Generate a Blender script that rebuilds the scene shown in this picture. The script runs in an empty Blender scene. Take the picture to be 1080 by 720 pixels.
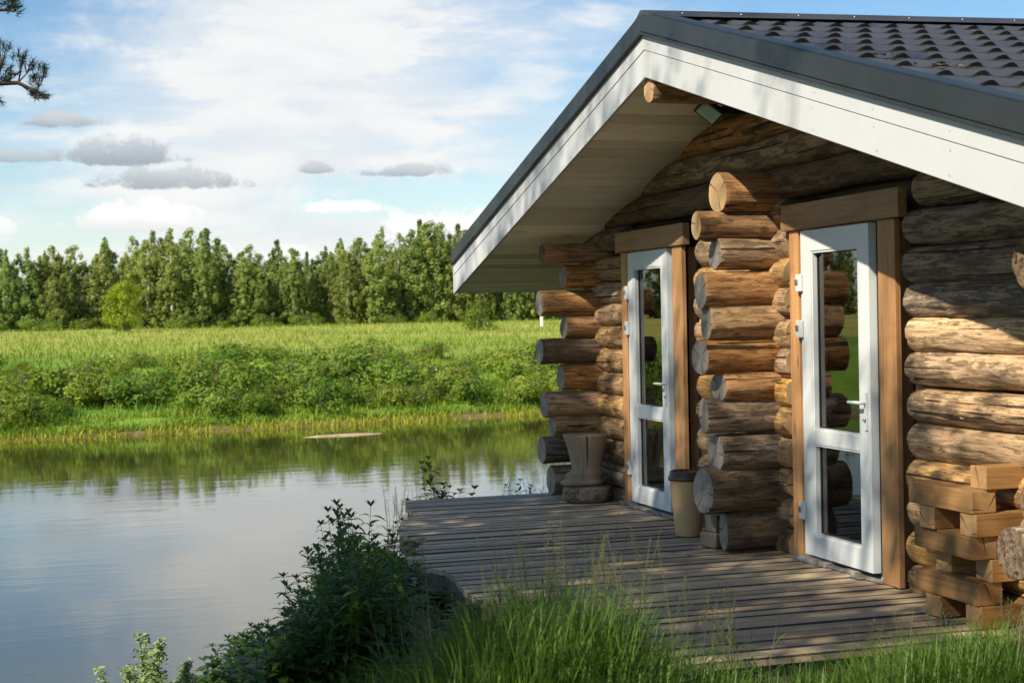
import bpy, bmesh, math, random
from math import sin, cos, pi, radians as R, sqrt, atan2, degrees
from mathutils import Vector, Matrix, noise
random.seed(7)
S = bpy.context.scene
COL = S.collection
H0 = 1.58                                   # eye height above the deck (deck top is z = 0)

# ------------------------------------------------------------------ helpers
def nz(x, y=0.0, z=0.0): return noise.noise(Vector((x, y, z)))
def fbm(x, y, z=0.0, o=4):
    a, s, f = 0, 1, 1
    for _ in range(o):
        a += s*noise.noise(Vector((x*f, y*f, z*f))); s *= .5; f *= 2
    return a
def sst(a, b, x):
    t = max(0.0, min(1.0, (x-a)/(b-a))); return t*t*(3-2*t)

def link(name, me, mats, parent=None, loc=None):
    o = bpy.data.objects.new(name, me); COL.objects.link(o)
    for m in (mats if isinstance(mats, (list, tuple)) else [mats]):
        if m.name not in [k.name for k in me.materials if k]: me.materials.append(m)
    if parent: o.parent = parent
    if loc is not None: o.location = loc
    return o
def tag(o, label=None, cat=None, group=None, kind=None):
    for k, v in (('label', label), ('category', cat), ('group', group), ('kind', kind)):
        if v: o[k] = v
    return o
def empty(name, loc=(0, 0, 0), label=None, cat=None, group=None, rz=0):
    o = bpy.data.objects.new(name, None); COL.objects.link(o)
    o.location = loc; o.rotation_euler = (0, 0, rz); o.empty_display_size = .2
    return tag(o, label, cat, group)

class MB:
    """collects verts/faces for one mesh"""
    def __init__(s): s.v = []; s.f = []; s.mi = []; s.sm = []
    def add(s, vs, fs, mi=0, smooth=False):
        b = len(s.v); s.v += [tuple(v) for v in vs]
        for f in fs:
            s.f.append([i+b for i in f]); s.mi.append(mi); s.sm.append(smooth)
    def box(s, a, b, mi=0, M=None):
        (x0, y0, z0), (x1, y1, z1) = a, b
        vs = [(x0,y0,z0),(x1,y0,z0),(x1,y1,z0),(x0,y1,z0),(x0,y0,z1),(x1,y0,z1),(x1,y1,z1),(x0,y1,z1)]
        if M: vs = [M @ Vector(v) for v in vs]
        s.add(vs, [(0,3,2,1),(4,5,6,7),(0,1,5,4),(1,2,6,5),(2,3,7,6),(3,0,4,7)], mi)
    def tube(s, pts, rad, n=8, mi=0, cap=True):
        pts = [Vector(p) for p in pts]; rings = []
        for i, p in enumerate(pts):
            d = (pts[min(i+1, len(pts)-1)] - pts[max(i-1, 0)]).normalized()
            up = Vector((0, 0, 1)) if abs(d.z) < .9 else Vector((1, 0, 0))
            a = d.cross(up).normalized(); b = d.cross(a)
            r = rad[i] if isinstance(rad, (list, tuple)) else rad
            rings.append([p + a*r*cos(2*pi*k/n) + b*r*sin(2*pi*k/n) for k in range(n)])
        vs = [v for r_ in rings for v in r_]; fs = []
        for i in range(len(pts)-1):
            for k in range(n):
                k2 = (k+1) % n
                fs.append((i*n+k, i*n+k2, (i+1)*n+k2, (i+1)*n+k))
        s.add(vs, fs, mi, True)
        if cap:
            b = len(vs)-n
            s.add(vs[:n], [tuple(range(n))], mi); s.add(vs[b:], [tuple(range(n))[::-1]], mi)
    def lathe(s, prof, n=32, c=(0, 0, 0), mi=0, wob=None):
        vs = []
        for (r, z) in prof:
            for k in range(n):
                a = 2*pi*k/n; rr = r*(wob(a, z) if wob else 1)
                vs.append((c[0]+rr*cos(a), c[1]+rr*sin(a), c[2]+z))
        fs = []
        for i in range(len(prof)-1):
            for k in range(n):
                k2 = (k+1) % n; fs.append((i*n+k, i*n+k2, (i+1)*n+k2, (i+1)*n+k))
        s.add(vs, fs, mi, True)
    def build(s, name, mats, parent=None, loc=None, bevel=0, recalc=False):
        me = bpy.data.meshes.new(name); me.from_pydata(s.v, [], s.f)
        me.polygons.foreach_set('material_index', s.mi); me.polygons.foreach_set('use_smooth', s.sm)
        me.update()
        if recalc:
            bm = bmesh.new(); bm.from_mesh(me); bmesh.ops.recalc_face_normals(bm, faces=bm.faces); bm.to_mesh(me); bm.free()
        o = link(name, me, mats, parent, loc)
        if bevel:
            m = o.modifiers.new('bevel', 'BEVEL'); m.width = bevel; m.segments = 2; m.limit_method = 'ANGLE'; m.angle_limit = R(40)
        return o

# ------------------------------------------------------------------ node helpers
def mat(name):
    m = bpy.data.materials.new(name); m.use_nodes = True
    return m, m.node_tree, m.node_tree.nodes['Principled BSDF']
def N(t, kind, **kw):
    n = t.nodes.new(kind)
    for k, v in kw.items():
        if k.startswith('_'): setattr(n, k[1:], v)
        else: n.inputs[k.replace('0', ' ') if k not in n.inputs else k].default_value = v
    return n
def math_(t, op, a, b=None, c=None, clamp=False):
    n = t.nodes.new('ShaderNodeMath'); n.operation = op; n.use_clamp = clamp
    for i, v in enumerate((a, b, c)):
        if v is None: continue
        if isinstance(v, (int, float)): n.inputs[i].default_value = v
        else: t.links.new(v, n.inputs[i])
    return n.outputs[0]
def ramp(t, fac, stops):
    n = t.nodes.new('ShaderNodeValToRGB'); el = n.color_ramp.elements
    while len(el) < len(stops): el.new(.5)
    for e, (p, c) in zip(el, stops):
        e.position = p; e.color = (*c, 1) if len(c) == 3 else c
    t.links.new(fac, n.inputs[0]); return n.outputs[0]
def mix(t, fac, a, b, mode='MIX'):
    n = t.nodes.new('ShaderNodeMix'); n.data_type = 'RGBA'; n.blend_type = mode
    for i, v in ((0, fac), (6, a), (7, b)):
        if isinstance(v, (int, float)): n.inputs[i].default_value = v
        elif isinstance(v, tuple): n.inputs[i].default_value = (*v, 1)
        else: t.links.new(v, n.inputs[i])
    return n.outputs[2]
def coords(t, scale=(1, 1, 1), kind='Object', rnd=False):
    tc = t.nodes.new('ShaderNodeTexCoord'); mp = t.nodes.new('ShaderNodeMapping')
    t.links.new(tc.outputs[kind], mp.inputs[0]); mp.inputs['Scale'].default_value = scale
    if rnd:
        oi = t.nodes.new('ShaderNodeObjectInfo'); v = math_(t, 'MULTIPLY', oi.outputs['Random'], 57.0)
        c = t.nodes.new('ShaderNodeCombineXYZ')
        for i in range(3): t.links.new(v, c.inputs[i])
        t.links.new(c.outputs[0], mp.inputs['Location'])
    return mp.outputs[0]
def noi(t, vec, scale, detail=5, rough=.55, dist=0.0):
    n = t.nodes.new('ShaderNodeTexNoise'); t.links.new(vec, n.inputs['Vector'])
    n.inputs['Scale'].default_value = scale; n.inputs['Detail'].default_value = detail
    n.inputs['Roughness'].default_value = rough; n.inputs['Distortion'].default_value = dist
    return n.outputs['Fac']
def bump(t, p, h, strength=.4, dist=.01):
    b = t.nodes.new('ShaderNodeBump'); b.inputs['Strength'].default_value = strength; b.inputs['Distance'].default_value = dist
    t.links.new(h, b.inputs['Height']); t.links.new(b.outputs[0], p.inputs['Normal'])

# ------------------------------------------------------------------ materials
def log_material(name, light, midc, dark, patch=.5):
    m, t, p = mat(name)
    v = coords(t, (1.2, 8, 8), rnd=True); v2 = coords(t, (1, 1, 1), rnd=True); v3 = coords(t, (1.6, 22, 22), rnd=True)
    g = noi(t, v, 1.6, 6, .62, .6); fine = noi(t, v3, 3.0, 5, .7, .3)
    base = ramp(t, g, [(.30, tuple(k*.8 for k in midc)), (.50, light), (.70, tuple(k*.85 for k in midc))])
    base = mix(t, math_(t, 'MULTIPLY', ramp_f(t, fine, .48, .62), .72), base, tuple(c*.42 for c in midc))
    # leftover bark and weathered blotches
    bl = noi(t, coords(t, (1.8, 10, 10), rnd=True), 2.0, 9, .76, .25)
    bf = ramp_f(t, bl, patch-.03, patch+.06)
    base = mix(t, math_(t, 'MULTIPLY', bf, .66), base, dark)
    fk = noi(t, coords(t, (9, 34, 34), rnd=True), 1.6, 4, .6, .3)
    base = mix(t, math_(t, 'MULTIPLY', ramp_f(t, fk, .60, .68), .7), base, tuple(k*.8 for k in dark))
    # knots
    vo = t.nodes.new('ShaderNodeTexVoronoi'); t.links.new(coords(t, (2.6, 4.5, 4.5), rnd=True), vo.inputs['Vector']); vo.inputs['Scale'].default_value = 1.5
    kf = ramp_f(t, vo.outputs['Distance'], .17, .08)
    base = mix(t, math_(t, 'MULTIPLY', kf, .75), base, tuple(c*.35 for c in midc))
    # long drying checks
    ck = noi(t, coords(t, (.55, 26, 26), rnd=True), 1.1, 2, .4, .2)
    cf = math_(t, 'MULTIPLY', ramp_f(t, ck, .66, .68), .92)
    base = mix(t, cf, base, (.025, .016, .01))
    oi = t.nodes.new('ShaderNodeObjectInfo')
    hs = t.nodes.new('ShaderNodeHueSaturation'); t.links.new(base, hs.inputs['Color'])
    t.links.new(math_(t, 'ADD', math_(t, 'MULTIPLY', oi.outputs['Random'], .45), .78), hs.inputs['Value'])
    t.links.new(math_(t, 'ADD', math_(t, 'MULTIPLY', math_(t, 'FRACT', math_(t, 'MULTIPLY', oi.outputs['Random'], 7.3)), .3), .85), hs.inputs['Saturation'])
    t.links.new(hs.outputs[0], p.inputs['Base Color']); p.inputs['Roughness'].default_value = .68
    p.inputs['Specular IOR Level'].default_value = .3
    h = math_(t, 'SUBTRACT', math_(t, 'ADD', g, math_(t, 'MULTIPLY', fine, .6)), math_(t, 'ADD', math_(t, 'MULTIPLY', cf, .8), math_(t, 'MULTIPLY', kf, .15)))
    h = math_(t, 'SUBTRACT', h, math_(t, 'MULTIPLY', bf, .25))
    bump(t, p, h, 1.0, .016)
    return m
def ramp_f(t, fac, a, b):
    n = t.nodes.new('ShaderNodeMapRange'); n.interpolation_type = 'SMOOTHSTEP'
    lo, hi = (a, b) if a < b else (b, a)
    n.inputs[1].default_value = lo; n.inputs[2].default_value = hi
    if a > b: n.inputs[3].default_value = 1; n.inputs[4].default_value = 0
    t.links.new(fac, n.inputs[0]); return n.outputs[0]
def end_material(name, c1, c2, grey, gf):
    m, t, p = mat(name)
    tc = t.nodes.new('ShaderNodeTexCoord'); sx = t.nodes.new('ShaderNodeSeparateXYZ'); t.links.new(tc.outputs['Object'], sx.inputs[0])
    n1 = noi(t, tc.outputs['Object'], 9, 3)
    y = math_(t, 'ADD', sx.outputs[1], .012); z = math_(t, 'ADD', sx.outputs[2], -.01)
    r = math_(t, 'SQRT', math_(t, 'ADD', math_(t, 'MULTIPLY', y, y), math_(t, 'MULTIPLY', z, z)))
    rr = math_(t, 'ADD', r, math_(t, 'MULTIPLY', n1, .022))
    ring = math_(t, 'MULTIPLY', math_(t, 'ADD', math_(t, 'SINE', math_(t, 'MULTIPLY', rr, 620)), 1), .5)
    c = mix(t, math_(t, 'MULTIPLY', ring, .55), c1, c2)
    big = noi(t, coords(t, (1, 1, 1), rnd=True), 14, 5, .65)
    c = mix(t, math_(t, 'MULTIPLY', ramp_f(t, big, .42, .62), gf), c, grey)
    # radial checks
    ang = math_(t, 'ARCTAN2', y, z)
    oi = t.nodes.new('ShaderNodeObjectInfo')
    a2 = math_(t, 'ADD', ang, math_(t, 'MULTIPLY', oi.outputs['Random'], 12)); a2 = math_(t, 'ADD', a2, math_(t, 'MULTIPLY', n1, .5))
    spk = math_(t, 'POWER', math_(t, 'ABSOLUTE', math_(t, 'COSINE', math_(t, 'MULTIPLY', a2, 1.5))), 260)
    c = mix(t, math_(t, 'MULTIPLY', spk, .85), c, (.03, .02, .014))
    t.links.new(c, p.inputs['Base Color']); p.inputs['Roughness'].default_value = .8
    bump(t, p, math_(t, 'SUBTRACT', math_(t, 'MULTIPLY', big, .7), spk), .5, .006)
    return m
M = {}
M['log_orange'] = log_material('log_orange', (.55, .285, .105), (.38, .175, .06), (.11, .056, .026), .55)
M['log_tan'] = log_material('log_tan', (.56, .36, .185), (.41, .235, .105), (.12, .075, .040), .54)
M['log_grey'] = log_material('log_grey', (.38, .275, .18), (.25, .17, .10), (.065, .048, .034), .51)
M['log_honey'] = log_material('log_honey', (.60, .375, .17), (.47, .255, .095), (.16, .09, .042), .57)
M['log_dark'] = log_material('log_dark', (.22, .15, .09), (.15, .095, .055), (.06, .042, .03), .54)
M['end_grey'] = end_material('log_end_grey', (.30, .25, .20), (.20, .16, .125), (.15, .14, .13), .75)
M['end_fresh'] = end_material('log_end_fresh', (.56, .36, .17), (.42, .24, .10), (.36, .26, .15), .35)

def plank_material(name, light, midc, dark, axis=0, scale=1.0, rough=.7, island=True, grain=.5, knots=True, bs=.35):
    m, t, p = mat(name)
    st = [14, 14, 14]; st[axis] = .9
    st2 = [60, 60, 60]; st2[axis] = 1.6
    ge = t.nodes.new('ShaderNodeNewGeometry')
    def off(vec):
        if not island: return vec
        a = t.nodes.new('ShaderNodeVectorMath'); a.operation = 'ADD'
        c = t.nodes.new('ShaderNodeCombineXYZ')
        for i in range(3): t.links.new(math_(t, 'MULTIPLY', ge.outputs['Random Per Island'], 91.7+i*13), c.inputs[i])
        t.links.new(vec, a.inputs[0]); t.links.new(c.outputs[0], a.inputs[1]); return a.outputs[0]
    g = noi(t, off(coords(t, tuple(s*scale for s in st), rnd=True)), 1.0, 6, .6, .8)
    f = noi(t, off(coords(t, tuple(s*scale for s in st2), rnd=True)), 1.0, 4, .7)
    blot = noi(t, off(coords(t, (1, 1, 1), rnd=True)), 2.2, 6, .65, .6)
    c = ramp(t, g, [(.3, midc), (.55, light), (.75, midc)])
    c = mix(t, math_(t, 'MULTIPLY', ramp_f(t, f, .5, .7), grain), c, dark)
    c = mix(t, math_(t, 'MULTIPLY', ramp_f(t, blot, .5, .72), .5), c, tuple(.5*(a+b) for a, b in zip(midc, dark)))
    h = math_(t, 'ADD', g, f)
    if knots:
        vo = t.nodes.new('ShaderNodeTexVoronoi'); ks = [7, 7, 7]; ks[axis] = 2.3
        t.links.new(off(coords(t, tuple(k*scale for k in ks), rnd=True)), vo.inputs['Vector']); vo.inputs['Scale'].default_value = .8
        kf = ramp_f(t, vo.outputs['Distance'], .14, .06)
        c = mix(t, math_(t, 'MULTIPLY', kf, .7), c, tuple(k*.6 for k in dark))
    hs = t.nodes.new('ShaderNodeHueSaturation'); t.links.new(c, hs.inputs['Color'])
    rn = ge.outputs['Random Per Island'] if island else t.nodes.new('ShaderNodeObjectInfo').outputs['Random']
    t.links.new(math_(t, 'ADD', math_(t, 'MULTIPLY', rn, .45), .78), hs.inputs['Value'])
    t.links.new(hs.outputs[0], p.inputs['Base Color']); p.inputs['Roughness'].default_value = rough
    p.inputs['Specular IOR Level'].default_value = .3
    bump(t, p, h, bs, .006)
    return m
M['deck'] = plank_material('weathered_deck_boards', (.56, .42, .26), (.44, .325, .20), (.16, .112, .068), 0, 1, .72, grain=.65)
M['rim'] = plank_material('deck_rim_board', (.22, .165, .12), (.15, .115, .085), (.06, .045, .035), 2, 1, .8)
M['casing_v'] = plank_material('casing_upright_wood', (.48, .255, .11), (.36, .175, .07), (.17, .08, .035), 2, 1, .6, False, .5)
M['casing_h'] = plank_material('casing_head_wood', (.44, .26, .13), (.33, .18, .085), (.17, .09, .045), 1, 1, .6, False, .5)
M['beam_x'] = plank_material('sawn_beam_wood', (.31, .165, .06), (.21, .105, .036), (.075, .038, .016), 0, 1, .65, False, .55)
M['end_beam'] = end_material('beam_end_grain', (.40, .23, .09), (.27, .145, .05), (.18, .11, .05), .5)
M['soffit'] = plank_material('soffit_boards', (.86, .82, .75), (.80, .75, .67), (.50, .44, .36), 0, .7, .6, True, .22, True, .15)
M['stump'] = plank_material('stump_wood', (.32, .245, .16), (.25, .185, .12), (.12, .085, .055), 2, 1, .75, False, .35)
M['core'] = plank_material('dark_wall_core', (.07, .045, .03), (.05, .035, .025), (.03, .02, .015), 1, 1, .9, False)
M['floor'] = plank_material('inside_floor', (.30, .2, .12), (.24, .16, .09), (.12, .08, .05), 0, 1, .5, False)

def simple(name, col, rough=.5, var=.15, vs=6, metal=0, bs=0.0, spec=.5, dirt=None):
    m, t, p = mat(name)
    v = coords(t); n = noi(t, v, vs, 5, .6)
    c = mix(t, ramp_f(t, n, .3, .7), tuple(k*(1-var) for k in col), tuple(min(1, k*(1+var)) for k in col))
    if dirt:
        d = noi(t, coords(t, (1, 1, 1)), 3.3, 7, .7, .5)
        c = mix(t, math_(t, 'MULTIPLY', ramp_f(t, d, .55, .78), dirt[1]), c, dirt[0])
    t.links.new(c, p.inputs['Base Color']); p.inputs['Metallic'].default_value = metal; p.inputs['Specular IOR Level'].default_value = spec
    n2 = noi(t, v, vs*7, 3, .6)
    t.links.new(math_(t, 'ADD', math_(t, 'MULTIPLY', n2, .2), rough-.1), p.inputs['Roughness'])
    if bs: bump(t, p, n2, bs, .004)
    return m
M['pvc'] = simple('white_door_plastic', (.58, .605, .61), .32, .015, 3, dirt=((.5, .48, .42), .25))
M['seal'] = simple('black_rubber_seal', (.018, .018, .018), .6)
M['steel'] = simple('grey_steel', (.35, .35, .36), .35, .1, 8, .8)
M['roof'] = simple('charcoal_roof_metal', (.046, .044, .042), .42, .16, 2.5, 0, .06, .5, dirt=((.09, .085, .075), .4))
M['fascia'] = simple('white_painted_boards', (.49, .50, .51), .5, .03, 2, 0, .12, .35, dirt=((.42, .39, .33), .35))
M['trim'] = simple('dark_verge_metal', (.020, .024, .024), .42, .16, 2.5, 0, .06, .4)
M['lamp_black'] = simple('black_lamp_housing', (.02, .022, .022), .4)
M['lens'] = simple('lamp_lens', (.42, .55, .50), .15)
M['stone'] = simple('rubble_concrete', (.27, .245, .21), .9, .35, 14, 0, .9)
M['cup'] = simple('tan_cup_plastic', (.60, .37, .17), .42, .05, 4, dirt=((.36, .22, .10), .5))
M['cup_lid'] = simple('brown_lid_plastic', (.10, .040, .026), .35, .1)
M['sand'] = simple('wet_sand', (.42, .30, .19), .9, .25, 2, 0, .3)
M['bark'] = simple('rough_bark', (.10, .075, .055), .9, .4, 7, 0, .8)
M['birch_bark'] = simple('pale_birch_bark', (.48, .46, .42), .8, .35, 1.2, 0, .4)
M['white_paint'] = simple('white_post_paint', (.75, .75, .72), .6)

def glass_mat():
    m, t, p = mat('door_glass')
    out = t.nodes['Material Output']; t.nodes.remove(p)
    g = N(t, 'ShaderNodeBsdfGlossy'); g.inputs['Roughness'].default_value = .0; g.inputs['Color'].default_value = (.95, .97, .95, 1)
    tr = N(t, 'ShaderNodeBsdfTransparent'); tr.inputs['Color'].default_value = (.74, .80, .76, 1)
    fr = N(t, 'ShaderNodeFresnel'); fr.inputs['IOR'].default_value = 2.2
    ms = N(t, 'ShaderNodeMixShader'); t.links.new(math_(t, 'MULTIPLY', fr.outputs[0], 1.15, clamp=True), ms.inputs[0])
    t.links.new(tr.outputs[0], ms.inputs[1]); t.links.new(g.outputs[0], ms.inputs[2]); t.links.new(ms.outputs[0], out.inputs[0])
    return m
M['glass'] = glass_mat()

def leaf_mat(name, c1, c2, c3=None, trans=.35, vs=1.5, rough=.55, spec=.3, rnd_h=.0):
    m, t, p = mat(name); out = t.nodes['Material Output']
    ge = t.nodes.new('ShaderNodeNewGeometry'); oi = t.nodes.new('ShaderNodeObjectInfo')
    n = noi(t, coords(t, (1, 1, 1), rnd=True), vs, 4, .6)
    c = mix(t, ge.outputs['Random Per Island'], c1, c2)
    if c3: c = mix(t, math_(t, 'MULTIPLY', ramp_f(t, n, .42, .62), .8), c, c3)
    hs = t.nodes.new('ShaderNodeHueSaturation'); t.links.new(c, hs.inputs['Color'])
    t.links.new(math_(t, 'ADD', math_(t, 'MULTIPLY', oi.outputs['Random'], .4), .8), hs.inputs['Value'])
    t.links.new(math_(t, 'ADD', math_(t, 'MULTIPLY', math_(t, 'FRACT', math_(t, 'MULTIPLY', oi.outputs['Random'], 9.1)), .035), .4825), hs.inputs['Hue'])
    t.links.new(hs.outputs[0], p.inputs['Base Color']); p.inputs['Roughness'].default_value = rough; p.inputs['Specular IOR Level'].default_value = spec
    tl = N(t, 'ShaderNodeBsdfTranslucent'); ms = N(t, 'ShaderNodeMixShader'); ms.inputs[0].default_value = trans
    tc = mix(t, .5, hs.outputs[0], (.20, .26, .02)); t.links.new(tc, tl.inputs[0])
    t.links.new(p.outputs[0], ms.inputs[1]); t.links.new(tl.outputs[0], ms.inputs[2]); t.links.new(ms.outputs[0], out.inputs[0])
    return m
M['leaf_tree'] = leaf_mat('birch_leaves', (.29, .37, .08), (.37, .43, .12), (.23, .32, .07), .5)
M['leaf_dark'] = leaf_mat('dark_tree_leaves', (.17, .25, .055), (.22, .30, .07), (.13, .20, .05), .45)
M['leaf_bright'] = leaf_mat('bright_tree_leaves', (.30, .42, .022), (.38, .46, .03), None, .5)
M['leaf_bush'] = leaf_mat('willow_bush_leaves', (.165, .255, .020), (.24, .33, .032), (.11, .185, .024), .45)
M['leaf_near'] = leaf_mat('weed_leaves', (.050, .125, .014), (.095, .18, .024), None, .4, 1.5, .45)
M['leaf_pale'] = leaf_mat('pale_shrub_leaves', (.32, .40, .15), (.44, .50, .24), None, .45)
M['needle'] = leaf_mat('pine_needles', (.022, .045, .022), (.035, .06, .026), None, .15)
M['grass'] = leaf_mat('grass_blades', (.040, .115, .012), (.125, .25, .030), None, .4, 1, .5)
M['seed'] = leaf_mat('seed_heads', (.10, .115, .045), (.17, .15, .075), None, .3)
M['meadow_grass'] = leaf_mat('meadow_blades', (.26, .36, .04), (.38, .42, .08), (.19, .32, .036), .4, .06)
M['reed'] = leaf_mat('yellow_waterside_grass', (.28, .34, .02), (.45, .44, .035), None, .4)

def ground_mat():
    m, t, p = mat('terrain_ground')
    v = coords(t); sx = t.nodes.new('ShaderNodeSeparateXYZ'); t.links.new(v, sx.inputs[0])
    y, z = sx.outputs[1], sx.outputs[2]
    n1 = noi(t, v, .11, 6, .65); n2 = noi(t, v, 1.6, 6, .7); n3 = noi(t, coords(t, (.05, .25, .2)), 1, 6, .6)
    near = mix(t, ramp_f(t, n2, .35, .65), (.035, .045, .014), (.05, .085, .02))
    bank = mix(t, ramp_f(t, n1, .38, .62), (.12, .23, .026), (.20, .31, .038))
    mead = mix(t, ramp_f(t, n3, .36, .60), (.31, .34, .05), (.44, .38, .12))
    far = mix(t, ramp_f(t, math_(t, 'ADD', y, math_(t, 'MULTIPLY', n1, 14)), 92, 112), bank, mead)
    far = mix(t, math_(t, 'MULTIPLY', ramp_f(t, n2, .5, .7), .35), far, (.07, .11, .02))
    c = mix(t, ramp_f(t, y, 35, 50), near, far)
    mud = math_(t, 'MULTIPLY', ramp_f(t, z, -3.0, -3.2), ramp_f(t, y, 30, 40))
    c = mix(t, mud, c, (.17, .14, .055))
    t.links.new(c, p.inputs['Base Color']); p.inputs['Roughness'].default_value = .95; p.inputs['Specular IOR Level'].default_value = .1
    bump(t, p, n2, .8, .25)
    return m
M['ground'] = ground_mat()
def water_mat():
    m, t, p = mat('river_water')
    v = coords(t, (.55, 1.6, 1)); n = noi(t, v, .9, 3, .5, .3); n2 = noi(t, coords(t, (.12, .5, 1)), .5, 3, .5)
    n3 = noi(t, coords(t, (1.4, 3.6, 1)), 1.6, 2, .5)
    h = math_(t, 'ADD', math_(t, 'MULTIPLY', n, .6), math_(t, 'ADD', n2, math_(t, 'MULTIPLY', n3, .15)))
    p.inputs['Base Color'].default_value = (.050, .043, .012, 1); p.inputs['Roughness'].default_value = .03; p.inputs['IOR'].default_value = 1.4; p.inputs['Coat Weight'].default_value = .22; p.inputs['Coat Roughness'].default_value = .03; p.inputs['Coat IOR'].default_value = 1.33
    b = t.nodes.new('ShaderNodeBump'); b.inputs['Strength'].default_value = .06; b.inputs['Distance'].default_value = .10
    t.links.new(h, b.inputs['Height']); t.links.new(b.outputs[0], p.inputs['Normal']); t.links.new(b.outputs[0], p.inputs['Coat Normal'])
    return m
M['water'] = water_mat()

# ------------------------------------------------------------------ terrain and water
WZ = -3.4
def far_t(x, y): return -.174*x + .985*y - 67.1 + 1.1*nz(x*.06, 3.3) + .5*nz(x*.25, 9.1)
def ground_z(x, y):
    s1 = -.8*(x-.6) + .6*(y-6.8)
    s1 -= 1.5*sst(1.7, 2.7, x)*sst(14.2, 12.6, y)*sst(6, 8, y)
    s2 = y - 13.3 + .5*nz(x*.4, 1.7)
    k = .8; s = max(s1, s2) + .25*max(0, k-abs(s1-s2))**2/k
    near = -.26 - .62*(sqrt(s*s+.25)+s)*.5 + .05*nz(x*.8, y*.8, 2)
    near = max(near, -5.2)
    t = far_t(x, y)
    far = -5.2
    if t > -14:
        if t < 0: far = WZ - .15 + .13*t
        elif t < 3: far = WZ - .15 + t*.16
        elif t < 26: far = -3.07 + 2.85*sst(-2, 27, t) + .25*nz(x*.12, y*.12, 5)
        else: far = -.22 + 1.25*sst(20, 115, t) + .16*nz(x*.09, y*.09, 5)
        if 26 <= t < 40: far = (far*(t-26) + (-3.07+2.85*sst(-2, 27, t)+.25*nz(x*.12, y*.12, 5))*(40-t))/14
        if t > 130: far += (t-130)*.004
    return max(near, far)
def axis(segs):
    a = []
    for (s, e, d) in segs:
        v = s
        while v < e-1e-6: a.append(v); v += d
    a.append(segs[-1][1]); return a
xs = axis([(-600, -160, 40), (-160, -40, 6), (-40, -8, 2), (-8, 14, .4), (14, 60, 2), (60, 160, 6), (160, 600, 40)])
ys = axis([(-60, -10, 10), (-10, 2, 1.5), (2, 18, .4), (18, 54, 3), (54, 100, 1), (100, 200, 4), (200, 1400, 80)])
mb = MB()
vs = [(x, y, ground_z(x, y)) for y in ys for x in xs]; nx = len(xs)
mb.add(vs, [(j*nx+i, j*nx+i+1, (j+1)*nx+i+1, (j+1)*nx+i) for j in range(len(ys)-1) for i in range(nx-1)], 0, True)
tag(mb.build('ground', M['ground']), kind='structure')
mb = MB(); mb.add([(-600, -60, WZ), (600, -60, WZ), (600, 185, WZ), (-600, 185, WZ)], [(0, 1, 2, 3)])
tag(mb.build('river_water', M['water']), kind='structure')
# sand bar by the far bank
mb = MB(); vs = []; fs = []; n = 40
for i in range(n+1):
    u = i/n; x = 9.9 + 3.9*u; w = .55*sin(pi*u)**.6*(1+.5*nz(x*2))
    for k in range(7):
        q = k/6*2-1
        vs.append((x, 64.9 + .45*u + q*w, WZ - .03 + .10*(1-q*q)*(sin(pi*u)**.5 if 0 < i < n else 0)))
for i in range(n):
    for k in range(6): a = i*7+k; fs.append((a, a+7, a+8, a+1))
mb.add(vs, fs, 0, True); tag(mb.build('sand_bar', M['sand'], recalc=True), kind='structure')

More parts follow.
